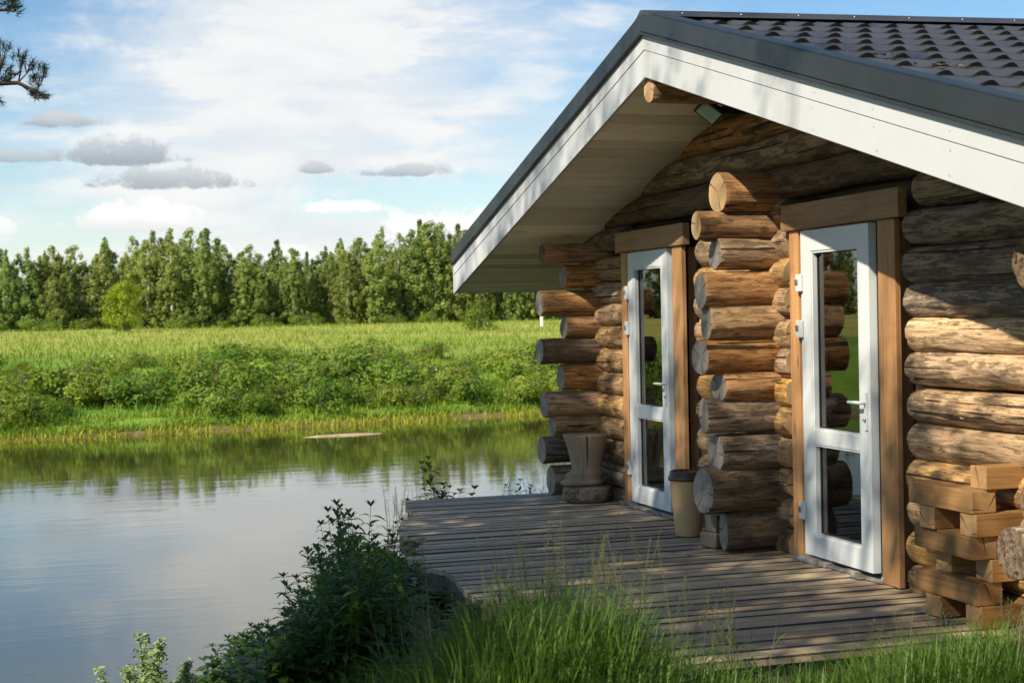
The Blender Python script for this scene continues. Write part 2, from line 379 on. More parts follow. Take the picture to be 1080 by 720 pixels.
# ------------------------------------------------------------------ log cabin
cabin = empty('log_cabin', (4.6, 9.28, 0), 'round log cabin with white glass doors and a charcoal metal tile roof', 'cabin')
CB = Vector((4.6, 9.28, 0))
def log(p0, p1, r0, r1, m='log_tan', e='end_grey', parent=cabin, name='log', seed=0, base=CB, cut=0.0):
    p0, p1 = Vector(p0), Vector(p1); L = (p1-p0).length; rng = random.Random(seed)
    so = rng.uniform(0, 100); nseg = max(10, int(min(L, 3.2)/.035)); n = 44; vs = []; fs = []
    grooves = [(rng.uniform(0, 6.28), rng.uniform(.008, .020), rng.uniform(0, 50), rng.uniform(.05, .09)) for _ in range(4)]
    knots = [(rng.uniform(.05, max(.1, L-.05)), rng.uniform(0, 6.28), rng.uniform(.02, .04), rng.uniform(.006, .016)) for _ in range(int(3+min(L, 3)*4))]
    ov = rng.uniform(-.06, .06); oa = rng.uniform(0, pi)
    xs_ = [0, .006] + [L*i/nseg for i in range(1, nseg)] + [L-.006, L]
    for i, x in enumerate(xs_):
        u = x/L; r = r0+(r1-r0)*u
        cy = .018*nz(x*1.1+so, 1.1)*min(1, L); cz = .014*nz(x*1.1+so, 7.7)*min(1, L)
        ed = .955 if i in (0, len(xs_)-1) else 1
        for k in range(n):
            a = 2*pi*k/n
            rr = r*ed*(1 + ov*cos(2*(a-oa)) + .085*nz(cos(a)*1.1+so, sin(a)*1.1, x*1.9) + .035*nz(cos(a)*3+so, sin(a)*3, x*5+3) + .018*nz(cos(a)*7+so, sin(a)*7, x*12))
            for (ga, gd, go, gw) in grooves:
                da = abs((a-ga-.35*nz(x*1.3, go)+pi) % (2*pi)-pi)
                if da < .3: rr -= gd*math.exp(-(da/gw)**2)*sst(-.05, .25, nz(x*1.1, go+9))
            for (kx, ka, kw, kh) in knots:
                dk = abs(x-kx)
                if dk < .1:
                    da = abs((a-ka+pi) % (2*pi)-pi)*r; q_ = (dk*dk+da*da)/(kw*kw)
                    if q_ < 6: rr += kh*math.exp(-q_)
            tilt = cut*rr*cos(a) if x < .05 else 0
            vs.append((x+tilt, cy+rr*cos(a), cz+rr*sin(a)))
    m_ = len(xs_)
    for i in range(m_-1):
        for k in range(n):
            k2 = (k+1) % n; fs.append((i*n+k, i*n+k2, (i+1)*n+k2, (i+1)*n+k))
    mb = MB(); mb.add(vs, fs, 0, True)
    for ring, flip in ((vs[:n], True), (vs[-n:], False)):
        c = Vector((0, 0, 0))
        for v in ring: c += Vector(v)
        c /= n; loc = list(ring) + [tuple(c)]
        f2 = [((k+1) % n, k, n) if flip else (k, (k+1) % n, n) for k in range(n)]
        mb.add(loc, [tuple(reversed(f)) for f in f2] if False else f2, 1, False)
    o = mb.build(name, [M[m], M[e]], parent)
    d = (p1-p0).normalized(); q = Vector((1, 0, 0)).rotation_difference(d)
    spin = Matrix.Rotation(0, 4, 'X')
    o.matrix_local = Matrix.Translation(p0-(base if parent else Vector())) @ q.to_matrix().to_4x4() @ spin
    return o
WX = 4.635
def roof_h(y): return 3.13 - (.258*(y-9.26) if y > 9.26 else .286*(9.26-y))   # soffit line
rng = random.Random(3); sd = 0
# left corner cross wall (px measured): (end x, z centre, radius, material)
for (ex, zc, r, m, e) in [(4.08, 2.135, .092, 'log_orange', 'log_dark'), (4.27, 1.92, .105, 'log_orange', 'end_grey'), (4.05, 1.695, .112, 'log_orange', 'end_grey'),
        (4.27, 1.485, .104, 'log_orange', 'end_grey'), (4.04, 1.28, .113, 'log_dark', 'end_grey'), (4.23, 1.045, .112, 'log_orange', 'end_grey'),
        (4.07, .815, .118, 'log_tan', 'end_grey'), (4.14, .63, .102, 'log_tan', 'end_grey'), (4.04, .41, .122, 'log_dark', 'end_grey'), (4.12, .145, .125, 'log_grey', 'end_grey')]:
    sd += 1; log((ex, 12.6, zc), (9.05, 12.6, zc), r, r*.98, m, e, seed=sd)
# middle cross wall
for (ex, zc, r, m, e) in [(4.27, 2.375, .135, 'log_orange', 'end_fresh'), (4.11, 2.165, .094, 'log_orange', 'end_fresh'), (4.24, 1.975, .107, 'log_tan', 'end_grey'), (4.13, 1.735, .121, 'log_orange', 'end_grey'),
        (4.17, 1.522, .119, 'log_tan', 'end_grey'), (4.12, 1.284, .119, 'log_orange', 'end_grey'), (4.25, 1.083, .102, 'log_orange', 'end_grey'), (4.14, .89, .119, 'log_grey', 'end_grey'),
        (4.22, .645, .125, 'log_grey', 'end_grey'), (4.13, .385, .158, 'log_dark', 'end_grey'), (4.27, .115, .132, 'log_dark', 'end_grey')]:
    sd += 1; q = 9.17/9.34; zc = H0+(zc-H0)*q; log((ex*q, 9.17, zc), (5.3, 9.17, zc), r*q, r*.97*q, m, e, seed=sd, cut=rng.uniform(-.12, .2))
# right corner cross wall, close to the camera
for i in range(10):
    sd += 1; zc = .12+.207*i; ex = [3.94, 4.1, 3.86, 3.98, 4.0, 4.12, 4.04, 4.16, 3.96, 4.1][i]
    log((ex+.02, 5.56, zc), (9.05, 5.56, zc), .118, .112, ['log_grey', 'log_dark'][i % 2], 'log_dark', seed=sd)
# gable wall logs, short runs between door casings and corners
zr = [.06, .26, .455, .65, .845, 1.045, 1.25, 1.442, 1.63, 1.82, 2.03]
for i, z in enumerate(zr):
    j = rng.uniform(-.01, .01)
    mr = 'log_grey' if i >= 8 else ['log_tan', 'log_honey', 'log_tan'][i % 3]
    sd += 1; log((WX, 7.47+rng.uniform(-.02, .02), z), (WX, 5.30+rng.uniform(-.1, .1), z), .103, .106, mr, 'log_dark', seed=sd)
    sd += 1; log((WX, 8.92, z+j), (WX, 10.36+rng.uniform(-.03, .02), z+j), .103, .108, ['log_tan', 'log_honey'][i % 2] if i > 2 else 'log_grey', 'end_fresh', seed=sd)
    sd += 1; log((WX, 11.90+rng.uniform(-.02, .02), z-.05), (WX, 12.95, z-.05), .106, .103, 'log_tan' if i > 2 else 'log_grey', 'end_fresh', seed=sd)
# gable logs above the doors
for i, (z, r) in enumerate([(2.235, .10), (2.43, .108), (2.64, .108), (2.85, .105), (3.05, .10)]):
    hi = 9.26 + (3.30-z)/.262; lo = 9.26 - (3.30-z)/.29
    m1 = ['log_grey', 'log_dark', 'log_grey', 'log_orange', 'log_dark'][i]
    if i == 0:
        sd += 1; log((WX, lo, z), (WX, 7.38, z), r, r, 'log_grey', 'log_dark', seed=sd)
        sd += 1; log((WX, 8.99, z), (WX, 10.40, z), r, r, 'log_tan', 'log_dark', seed=sd)
        sd += 1; log((WX, 11.9, z), (WX, min(hi, 13), z), r, r, 'log_grey', 'log_dark', seed=sd)
    else:
        sd += 1; log((WX, lo, z), (WX, hi, z), r, r*.96, m1, 'log_dark', seed=sd)
# ridge log and side purlins under the roof
sd += 1; log((3.76, 9.275, 3.055), (9.3, 9.275, 3.10), .088, .088, 'log_orange', 'end_fresh', name='ridge_log', seed=sd)

def cmb(): return MB()
def cbuild(mb, name, mats, bevel=0, parent=cabin, recalc=False):
    o = mb.build(name, mats, parent, bevel=bevel, recalc=recalc)
    if parent is cabin: o.location = -CB
    return o
# wall core (chinking behind the logs) with the door openings left free, and the inside shell
mb = cmb()
x0, x1 = 4.70, 4.76
for (y0, y1, z0, z1) in [(5.78, 7.74, -.05, 2.0), (8.72, 10.78, -.05, 2.1), (11.76, 12.6, -.05, 2.1), (7.74, 8.72, 2.12, 2.3), (10.78, 11.76, 2.12, 2.3)]:
    mb.box((x0, y0, z0), (x1, y1, z1))
pts = [(5.9, 2.0), (7.2, 2.0), (7.2, 2.1), (12.5, 2.1), (12.5, 2.27), (9.26, 3.12)]
mb.add([(x0, 5.9, 2.0), (x0, 7.74, 2.0), (x0, 7.74, 2.3), (x0, 10.78, 2.3), (x0, 10.78, 2.1), (x0, 12.55, 2.1), (x0, 12.55, 2.25), (x0, 9.26, 3.11), (x0, 5.9, 2.16)], [(0, 1, 2, 3, 7, 8), (3, 4, 5, 6, 7)])
cbuild(mb, 'wall_core', M['core'])
mb = cmb()
mb.box((9.0, 5.9, -.05), (9.06, 12.5, 2.9)); mb.box((4.78, 5.9, -.08), (9.0, 12.5, -.02), 1)
mb.box((4.78, 5.86, -.05), (9.0, 5.90, 2.2)); mb.box((4.78, 12.46, -.05), (9.0, 12.50, 2.2))
cbuild(mb, 'inside_shell', [M['log_tan'], M['floor']])

# --- roof
XF = 3.73; XB = 9.6; RISE = .018
YL, YR = 14.32, 4.2
def top_z(y, x): return (3.50 - .258*(y-9.26) if y > 9.26 else 3.50 - .286*(9.26-y)) + RISE*(x-XF)
def tiles(sign):
    mb = MB(); vs = []; fs = []
    dx = .0235; nxr = int((XB-XF-.10)/dx); run = (YL-9.26) if sign > 0 else (9.26-YR)
    st = .36; rows = []
    d = .02
    while d < run:
        e = min(run, d+st)
        for q in (0, .33, .66, .995): rows.append((d+(e-d)*q, q))
        d += st
    for (dd, q) in rows:
        for i in range(nxr+1):
            x = XF + .10 + i*dx; ph = 2*pi*x/.205
            w = cos(ph); wv = .019*(w if w > 0 else w*.35)
            y = 9.26 + sign*dd
            lift = .020*q
            vs.append((x, y + sign*(.022*max(0, w) if q > .9 else 0), top_z(y, x) + wv + lift))
    W_ = nxr+1
    for j in range(len(rows)-1):
        for i in range(nxr): a = j*W_+i; fs.append((a, a+1, a+W_+1, a+W_) if sign > 0 else (a, a+W_, a+W_+1, a+1))
    mb.add(vs, fs, 0, True)
    o = cbuild(mb, 'tile_sheet', M['roof'])
    me = o.data
    bm = bmesh.new(); bm.from_mesh(me)
    for e in bm.edges:
        if len(e.link_faces) == 2 and e.calc_face_angle(0) > R(32): e.smooth = False
    bm.to_mesh(me); bm.free()
    return o
tiles(1); tiles(-1)
# ridge cap
mb = MB(); prof = [(-.15, -.028), (-.06, .012), (-.03, .032), (0, .038), (.03, .032), (.06, .012), (.15, -.028)]
vs = []
for x in (XF-.02, XB):
    for (dy, dz) in prof: vs.append((x, 9.26+dy, 3.50+RISE*(x-XF)+.028+dz))
mb.add(vs, [(k, k+1, k+8, k+7) for k in range(6)], 0, True)
mb.add(vs[:7]+[(XF-.02, 9.26, 3.45)], [tuple(range(7))+(7,)])
for i in range(10):
    x = XF+.25+i*.42
    mb.lathe([(.008, 0), (.008, .006), (.0, .008)], 8, (x, 9.20, 3.50+RISE*(x-XF)+.036), 1)
cbuild(mb, 'ridge_cap', [M['roof'], M['steel']])
# gable trims: dark metal verge, white fascia (two boards), soffit, eave ends
def slope_z(base, y): return base - (.258*(y-9.26) if y > 9.26 else .286*(9.26-y))
def band(y0, y1, zb, zt, xa, xb, lip=0):
    """sloped plank in the gable plane, vertical ends"""
    vs = []
    for y in (y0, y1):
        for (x, z) in ((xa, zb), (xb, zb), (xb, zt), (xa, zt)): vs.append((x, y, slope_z(z, y)))
    return vs, [(0, 1, 2, 3), (4, 7, 6, 5), (0, 4, 5, 1), (1, 5, 6, 2), (2, 6, 7, 3), (3, 7, 4, 0)]
for (y0, y1) in ((9.26, YL), (YR, 9.26)):
    mb = MB(); mb.add(*band(y0, y1, 3.425, 3.545, XF-.022, XF+.012)); mb.add(*band(y0, y1, 3.535, 3.556, XF+.012, XF+.13)); mb.add(*band(y0, y1, 3.405, 3.423, XF-.034, XF+.004))
    cbuild(mb, 'verge_trim', M['trim'], .004, recalc=True)
    mb = MB(); mb.add(*band(y0, y1, 3.128, 3.303, XF, XF+.024)); mb.add(*band(y0, y1, 3.3065, 3.42, XF-.004, XF+.022))
    y = y0+.3
    while y < y1-.1:
        for zz in (3.16, 3.27, 3.35):
            yy = y+random.uniform(-.03, .03); z_ = slope_z(zz, yy)
            mb.add([(XF-.006, yy+.0035*cos(a), z_+.0035*sin(a)) for a in [k*pi/3 for k in range(6)]], [tuple(range(6))], 1)
        y += .62
    cbuild(mb, 'fascia_board', [M['fascia'], M['steel']], .003)
    # soffit boards, running parallel to the ridge
    mb = MB(); ya = 9.26; sgn = 1 if y1 > 9.3 else -1; end = YL if sgn > 0 else YR
    while (end-ya)*sgn > .02:
        yb = ya + sgn*.16
        if (end-yb)*sgn < 0: yb = end
        a, b = sorted((ya, yb)); a += .0045; b -= .0045
        j = random.uniform(0, .0035)
        for (xa, xb) in ((XF+.03, 9.5),):
            vs = []
            for yv in (a, b):
                for (x, z) in ((xa, 3.135+j), (xb, 3.135+j), (xb, 3.157), (xa, 3.157)): vs.append((x, yv, slope_z(z, yv)))
            mb.add(vs, [(0, 1, 2, 3), (4, 7, 6, 5), (0, 4, 5, 1), (1, 5, 6, 2), (2, 6, 7, 3), (3, 7, 4, 0)])
        ya = yb
    cbuild(mb, 'soffit', M['soffit'], recalc=True)
    # deck of the roof above the soffit: keeps the light out
    mb = MB(); mb.add(*band(min(y0, y1), max(y0, y1), 3.36, 3.39, XF+.03, 9.55)); cbuild(mb, 'roof_deck', M['core'], recalc=True)
    # eave fascia
    ye = end; mb = MB(); zz = slope_z(3.128, ye)
    mb.box((XF, ye if sgn > 0 else ye-.024, zz), (9.55, ye+.024 if sgn > 0 else ye, zz+.30)); cbuild(mb, 'eave_board', M['fascia'])

mb = MB(); rl = random.Random(4)
for (lx, ly, n_) in ((4.17, 7.05, 16), (4.22, 6.62, 9), (4.35, 6.6, 6)):
    for _ in range(n_):
        x = lx+rl.gauss(0, .05); y = ly+rl.gauss(0, .02); a = rl.uniform(0, 6.3); q = Vector((cos(a), sin(a), .15))*rl.uniform(.012, .03); w_ = Vector((-sin(a), cos(a), .2))*.008
        p = Vector((x, y, top_z(y, x)+.038)); mb.add([p-q, p+w_, p+q, p-w_], [(0, 1, 2, 3)])
tag(mb.build('leaf_litter', simple('dry_leaves', (.42, .22, .08), .8, .3)), 'dry orange leaves caught on the tiles near the verge', 'leaves')
# --- doors
def door(yb, label):
    """yb: y of hinge side (far, left in the picture); leaf runs towards smaller y"""
    w = .835; d = MB(); X0, X1 = 4.525, 4.625
    y1 = yb; y0 = yb-w; zb, zt = .048, 2.085; st = .128
    gy0, gy1 = y0+st, y1-st
    root = MB()
    bars = [(y0, gy0, zb, zt), (gy1, y1, zb, zt), (gy0, gy1, zb, .175), (gy0, gy1, .752, .838), (gy0, gy1, 1.955, zt)]
    for b in bars: root.box((X0, b[0], b[2]), (X1, b[1], b[3]))
    leaf = root.build('door', M['pvc'], cabin); leaf.location = -CB
    # chamfered glazing beads, proud seals
    b = MB()
    for (z0, z1) in ((.175, .752), (.838, 1.955)):
        e = .014
        for (a0, a1, c0, c1) in ((gy0, gy0+e, z0, z1), (gy1-e, gy1, z0, z1), (gy0+e, gy1-e, z0, z0+e), (gy0+e, gy1-e, z1-e, z1)):
            b.box((X0+.006, a0, c0), (X0+.048, a1, c1))
    b.build('glazing_bead', M['pvc'], leaf)
    b = MB()
    for (z0, z1) in ((.175, .752), (.838, 1.955)):
        e = .014; f = .006
        for (a0, a1, c0, c1) in ((gy0+e, gy0+e+f, z0+e, z1-e), (gy1-e-f, gy1-e, z0+e, z1-e), (gy0+e+f, gy1-e-f, z0+e, z0+e+f), (gy0+e+f, gy1-e-f, z1-e-f, z1-e)):
            b.box((X0+.037, a0, c0), (X0+.043, a1, c1))
    b.build('glazing_seal', M['seal'], leaf)
    b = MB()   # mitre lines of the welded corners, a hair's width groove filled dark
    for (z0, z1) in ((.175, .752), (.838, 1.955)):
        b = MB(); e = .02
        b.add([(X0+.044, gy0+e, z0+e), (X0+.044, gy1-e, z0+e), (X0+.044, gy1-e, z1-e), (X0+.044, gy0+e, z1-e)], [(0, 3, 2, 1)])
        b.build('glass_pane', M['glass'], leaf)
        for (a0, a1, c0, c1) in ((gy0+e, gy0+e+.012, z0+e, z1-e), (gy1-e-.012, gy1-e, z0+e, z1-e)):
            b = MB(); b.box((X0+.058, a0, c0), (X0+.064, a1, c1)); b.build('glass_spacer', M['steel'], leaf)
    # outer frame
    fr = MB(); fx0, fx1 = 4.572, 4.66
    fr.box((fx0, y0-.062, .0), (fx1, y0-.006, zt+.055)); fr.box((fx0, y1+.006, .0), (fx1, y1+.055, zt+.055)); fr.box((fx0, y0-.006, zt+.006), (fx1, y1+.006, zt+.055))
    f_ = fr.build('door_frame', M['pvc'], cabin, bevel=.003); f_.location = -CB
    sl = MB(); sl.box((fx0-.002, y0-.022, .03), (fx0+.01, y0-.008, zt+.02)); s_ = sl.build('door_seal', M['seal'], f_)
    # hinges
    for zc in (.32, 1.47, 1.76):
        h = MB(); h.box((X0-.022, y1-.028, zc-.055), (X0-.001, y1+.040, zc+.055)); h.box((X0-.03, y1+.002, zc-.012), (X0-.0225, y1+.036, zc+.022), 1)
        h.build('hinge', [M['pvc'], M['steel']], leaf, bevel=.004)
    # handle: plate and lever pointing to the hinge side, key cylinder
    h = MB(); yc = y0+.045; zc = 1.04
    h.box((X0-.012, yc-.014, zc-.16), (X0-.0005, yc+.014, zc+.06))
    h.tube([(X0-.012, yc, zc), (X0-.05, yc, zc), (X0-.056, yc+.02, zc+.001), (X0-.056, yc+.12, zc)], [.011, .011, .011, .009], 10)
    h.build('handle', M['pvc'], leaf)
    h = MB(); h.lathe([(.0, .016), (.009, .014), (.009, 0)], 12); k = h.build('lock_cylinder', M['steel'], leaf); k.rotation_euler = (0, -pi/2, 0); k.location = (X0-.01, yc, zc-.10)
    # wood casing
    for (a, b_) in ((y0-.325, y0-.064) if False else (y0-.305, y0-.075), (y1+.050, y1+.172)):
        if a < y0: a, b_ = (y0-.272, y0-.086)
        c = MB(); c.box((4.532, a, .004), (4.570, b_, 2.092)); o = c.build('door_casing', M['casing_v'], cabin, bevel=.004); o.location = -CB
        c = MB(); c.box((4.664, a+.10 if a < y0 else a, .004), (4.70, b_, 2.09)); o = c.build('jamb_board', M['casing_v'], cabin); o.location = -CB
    c = MB(); c.box((4.510, y0-.35, 2.096), (4.570, y1+.245, 2.262)); o = c.build('head_casing', M['casing_h'], cabin, bevel=.005); o.location = -CB
    # rubble threshold
    c = MB(); rg = random.Random(int(yb*10)); y = y0-.1
    while y < y1+.1:
        l = rg.uniform(.08, .2); hh = rg.uniform(.012, .036)
        c.box((4.50+rg.uniform(-.03, .02), y, .002), (4.70, y+l, hh)); y += l+.004
    o = c.build('threshold', M['stone'], cabin, bevel=.008); o.location = -CB
door(8.665, ''); door(11.695, '')

# --- flood light under the gable peak
fl = empty('flood_light', (4.38, 9.38, 2.93), 'small black flood light with tilted glass under the gable peak', 'lamp')
mb = MB(); Mx = Matrix.Translation((-.15, -.02, .0)) @ Vector((0, 0, -1)).rotation_difference(Vector((-.62, -.42, -.66))).to_matrix().to_4x4()
mb.box((-.085, -.075, -.016), (.085, .075, .016), 0, Mx)
for k in range(5): mb.box((-.06, -.06+k*.028, .016), (.06, -.052+k*.028, .034), 0, Mx)
mb.build('lamp_housing', M['lamp_black'], fl, bevel=.004)
mb = MB(); mb.box((-.07, -.06, -.019), (.07, .06, -.0165), 0, Mx); mb.build('lamp_lens', M['lens'], fl)
mb = MB(); mb.box((-.03, -.05, -.02), (.10, .05, .10)); mb.box((-.13, -.03, -.01), (-.02, .005, .03)); mb.build('lamp_bracket', M['lamp_black'], fl, bevel=.006)

# ------------------------------------------------------------------ wooden deck
deck = empty('wooden_deck', (3.4, 9.5, 0), 'weathered grey board deck with a wavy cut left edge along the cabin', 'deck')
DB = Vector((3.4, 9.5, 0))
edge = [(6.2, 2.42), (7.2, 2.38), (7.86, 2.25), (8.1, 2.24), (8.48, 2.24), (8.97, 2.30), (9.28, 2.31), (9.42, 2.20), (9.62, 2.17), (9.9, 2.22), (10.2, 2.36), (10.62, 2.53), (10.72, 2.46), (10.85, 2.42), (11.22, 2.44), (11.7, 2.60), (12.06, 2.79), (12.2, 2.77), (12.5, 2.80), (12.95, 2.90)]
def edge_x(y):
    for (a, b), (c, d) in zip(edge, edge[1:]):
        if a <= y <= c: u = (y-a)/(c-a); return b+(d-b)*u
    return edge[-1][1] if y > 12 else edge[0][1]
mb = MB(); y = 6.30; rg = random.Random(11)
while y < 12.9:
    w = rg.choice([.112, .12, .125, .132]); gap = rg.choice([.012, .016, .018, .022, .030]); y2 = min(y+w, 12.93)
    dz = rg.uniform(-.005, .003); xr = 4.72
    nseg = 16; top = []; bot = []
    ew = [edge_x(y+(y2-y)*k/3) for k in range(4)]
    xsb = [None]+[2.95+(xr-2.95)*k/nseg for k in range(nseg+1)]
    tl = rg.uniform(-.003, .003)
    vs = []; fs = []
    for x in xsb:
        for k in range(4):
            xx = ew[k] if x is None else x
            z = dz + tl*(k/3-.5)*2 + .003*nz(xx*.9, y*7) - (.0035 if k in (0, 3) else 0)
            z -= .004 if k in (0, 3) else 0
            vs.append((xx, y+(y2-y)*[0, .045, .955, 1][k], z))
    nn = len(xsb); base = len(vs)
    vs += [(v[0], v[1], -.036) for v in vs]
    for i in range(nn-1):
        for k in range(3):
            a = i*4+k; fs.append((a, a+4, a+5, a+1)); fs.append((base+a, base+a+1, base+a+5, base+a+4))
        a = i*4; fs.append((a, base+a, base+a+4, a+4)); a = i*4+3; fs.append((a, a+4, base+a+4, base+a))
    for k in range(3): fs.append((k, k+1, base+k+1, base+k)); a = (nn-1)*4+k; fs.append((a, base+a, base+a+1, a+1))
    dk = len(mb.mi); mb.add(vs, fs)
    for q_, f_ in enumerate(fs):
        if len(f_) == 4 and all(v < base for v in f_) and f_[0] % 4 in (0, 2): mb.mi[dk+q_] = 1  # darker strip along both long edges of the board top
    y = y2+gap
M['deck_seam'] = simple('dark_board_edges', (.055, .042, .03), .9, .4, 5)
o = mb.build('deck_boards', [M['deck'], M['deck_seam']], deck, recalc=True); o.location = -DB
mb = MB(); vs = []; ny = 120
for i in range(ny+1):
    yy = 6.3+6.6*i/ny; ex = edge_x(yy)
    for (ox, z) in ((.012, -.002-.035), (.012, -.17), (.035, -.17), (.035, -.037)): vs.append((ex+ox, yy, z))
mb.add(vs, [(i*4+k, i*4+(k+1) % 4, (i+1)*4+(k+1) % 4, (i+1)*4+k) for i in range(ny) for k in range(4)])
o = mb.build('rim_board', M['rim'], deck, recalc=True); o.location = -DB
mb = MB(); mb.box((2.5, 6.335, -.15), (4.7, 6.375, -.039)); mb.box((3.9, 6.30, -.10), (4.9, 6.332, -.039))
for yy in (7.2, 8.4, 9.6, 10.8, 12.0, 12.8): mb.box((2.6 if yy < 11 else 2.95, yy, -.17), (4.7, yy+.05, -.039))
for xx in (3.0, 4.0): mb.box((xx, 6.4, -.30), (xx+.05, 12.85, -.172))
o = mb.build('joist', M['rim'], deck); o.location = -DB
for (px, py) in ((2.8, 7.1), (2.8, 9.5), (3.05, 12.0), (4.62, 6.36), (3.3, 12.7), (4.3, 12.75), (4.5, 9.3)):
    mb = MB(); mb.lathe([(.07, -1.6), (.065, -.175)], 14, (px, py, 0)); o = mb.build('post', M['rim'], deck); o.location = -DB

# ------------------------------------------------------------------ stool carved from a stump
st = empty('carved_stool', (4.30, 12.17, 0), 'wooden stool carved as a boot with flared cracked top on a log disc', 'stool')
wob = lambda a, z: 1+.04*cos(a*2+.6)+.025*cos(a*5+z*9)
mb = MB(); mb.lathe([(0, .004), (.17, .004), (.198, .03), (.202, .10), (.19, .135), (.05, .142), (0, .142)], 28, wob=wob); mb.build('log_disc', M['log_grey'], st)
def seatwob(a, z):
    d = abs(((a-R(256)+pi) % (2*pi))-pi); w = 1+.025*cos(a*2+1)
    t_ = abs(((a-R(186)+pi) % (2*pi))-pi); w *= 1+(.62*math.exp(-(t_/.62)**2)-.10)*(1 if z < .20 else sst(.285, .20, z))
    if z > .26: w *= 1-.30*math.exp(-(d/.045)**2)*sst(.26, .36, z)
    return w
mb = MB(); mb.lathe([(r_*1.2, z_) for r_, z_ in [(0, .14), (.085, .14), (.122, .152), (.130, .175), (.112, .195), (.104, .205), (.120, .235), (.108, .262), (.101, .285), (.110, .36), (.13, .46), (.156, .56), (.159, .571), (.153, .575)]], 168, wob=seatwob)
mb.lathe([(.1836, .575), (.096, .577), (0, .577)], 168, mi=1, wob=seatwob)
mb.build('seat', [M['stump'], M['stump']], st)

# ------------------------------------------------------------------ bin shaped like a paper coffee cup
cup = empty('cup_bin', (4.29, 9.98, 0), 'tan litter bin shaped like a takeaway cup with brown lid', 'bin')
mb = MB(); mb.lathe([(0, .006), (.088, .006), (.092, 0), (.094, .012), (.128, .395), (.128, .40)], 40); mb.build('cup_body', M['cup'], cup)
mb = MB(); mb.lathe([(.128, .398), (.139, .398), (.141, .412), (.139, .424), (.132, .428), (.126, .46), (.120, .464), (.112, .452), (0, .45)], 40); mb.build('cup_lid', M['cup_lid'], cup)
# block propping the middle wall
mb = MB()
Mr = Matrix.Rotation(R(18), 4, 'Z'); mb.box((-.09, -.08, .002), (.09, .08, .105), 0, Mr); mb.box((-.06, -.055, .105), (.08, .06, .215), 0, Mr)
b = mb.build('prop_block', M['rim'], None, (4.26, 9.42, 0), bevel=.012); tag(b, 'grey wooden block propping a log between the cup bin and the bottom log', 'block')

# ------------------------------------------------------------------ crib stack of sawn beams
bx, by, bs = 4.31, 6.44, .112
def beam(p0, p1, label, r=None):
    (x0, y0, z0), (x1, y1, z1) = p0, p1
    c = ((x0+x1)/2, (y0+y1)/2, z0); mb = MB(); L = max(x1-x0, y1-y0); along_x = (x1-x0) > (y1-y0)
    h = z1-z0; w = min(x1-x0, y1-y0)
    mb.box((-L/2, -w/2, 0), (L/2, w/2, h)); mb.mi[3] = mb.mi[5] = 1
    o = mb.build('sawn_beam', [M['beam_x'], M['end_beam']], None, c, bevel=.004)
    o.rotation_euler = (0, 0, (0 if along_x else pi/2)+R(rg.uniform(-2, 2)))
    return tag(o, label, 'beam', 'sawn beams in the crib stack')
rg = random.Random(5); g = .002
for row in range(7):
    z0 = g+row*(bs+g); z1 = z0+bs
    nm = ['bottom', 'second', 'third', 'fourth', 'fifth', 'sixth', 'top'][row]
    if row % 2 == 0:
        ox = [0, 0, .06, 0, -.03, 0, .04][row]
        beam((bx+ox, by, z0), (bx+.74+ox, by+.135, z1), f'sawn beam nearest the camera in the {nm} layer of the crib stack')
        if row < 6: beam((bx+ox-.02, by+.33, z0), (bx+.70+ox, by+.465, z1), f'sawn beam nearer the right door in the {nm} layer of the crib stack')
    else:
        ox = [0, -.015, 0, -.03, 0, -.045, 0][row]
        beam((bx+ox, by+.01, z0), (bx+.14+ox, by+.56, z1), f'sawn beam at the open left side in the {nm} layer of the crib stack')
        beam((bx+.46+ox, by+.02, z0), (bx+.60+ox, by+.56, z1), f'sawn beam at the dark inner side in the {nm} layer of the crib stack')

# ------------------------------------------------------------------ foliage builders
def rand_unit(r):
    while True:
        v = Vector((r.uniform(-1, 1), r.uniform(-1, 1), r.uniform(-1, 1)))
        if .05 < v.length < 1: return v.normalized()
def leafquad(mb, c, s, r, nrm=None, asp=.55, mi=0):
    n = nrm or rand_unit(r); a = n.cross(rand_unit(r)).normalized(); b = n.cross(a)
    h = s*.5
    mb.add([c-a*h, c+b*h*asp+n*h*.12, c+a*h, c-b*h*asp+n*h*.12], [(0, 1, 2, 3)], mi)
def crown(mb, clumps, per, size, r, shell=.55, asp=.6, axis_=None, ra=.9):
    for (c, rad) in clumps:
        c = Vector(c)
        for _ in range(int(per*rad[0]*rad[2])):
            d = rand_unit(r); q = shell+(1-shell)*r.random()**.6
            p = c + Vector((d.x*rad[0]*q, d.y*rad[1]*q, d.z*rad[2]*q))
            o_ = Vector((c.x, c.y, 0)).normalized()*axis_ if axis_ and (c.x or c.y) else Vector()
            n = (d+o_+rand_unit(r)*ra+Vector((0, 0, .3))).normalized()
            leafquad(mb, p, size*r.uniform(.6, 1.3), r, n, asp)
def place(o, loc, sc, rz):
    o.location = loc; o.rotation_euler = (0, 0, rz); o.scale = sc if isinstance(sc, tuple) else (sc, sc, sc)
def copy_tree(root):
    c = root.copy(); COL.objects.link(c)
    for ch in KIDS.get(root.name, []):
        d = ch.copy(); COL.objects.link(d); d.parent = c
    return c
KIDS = {}

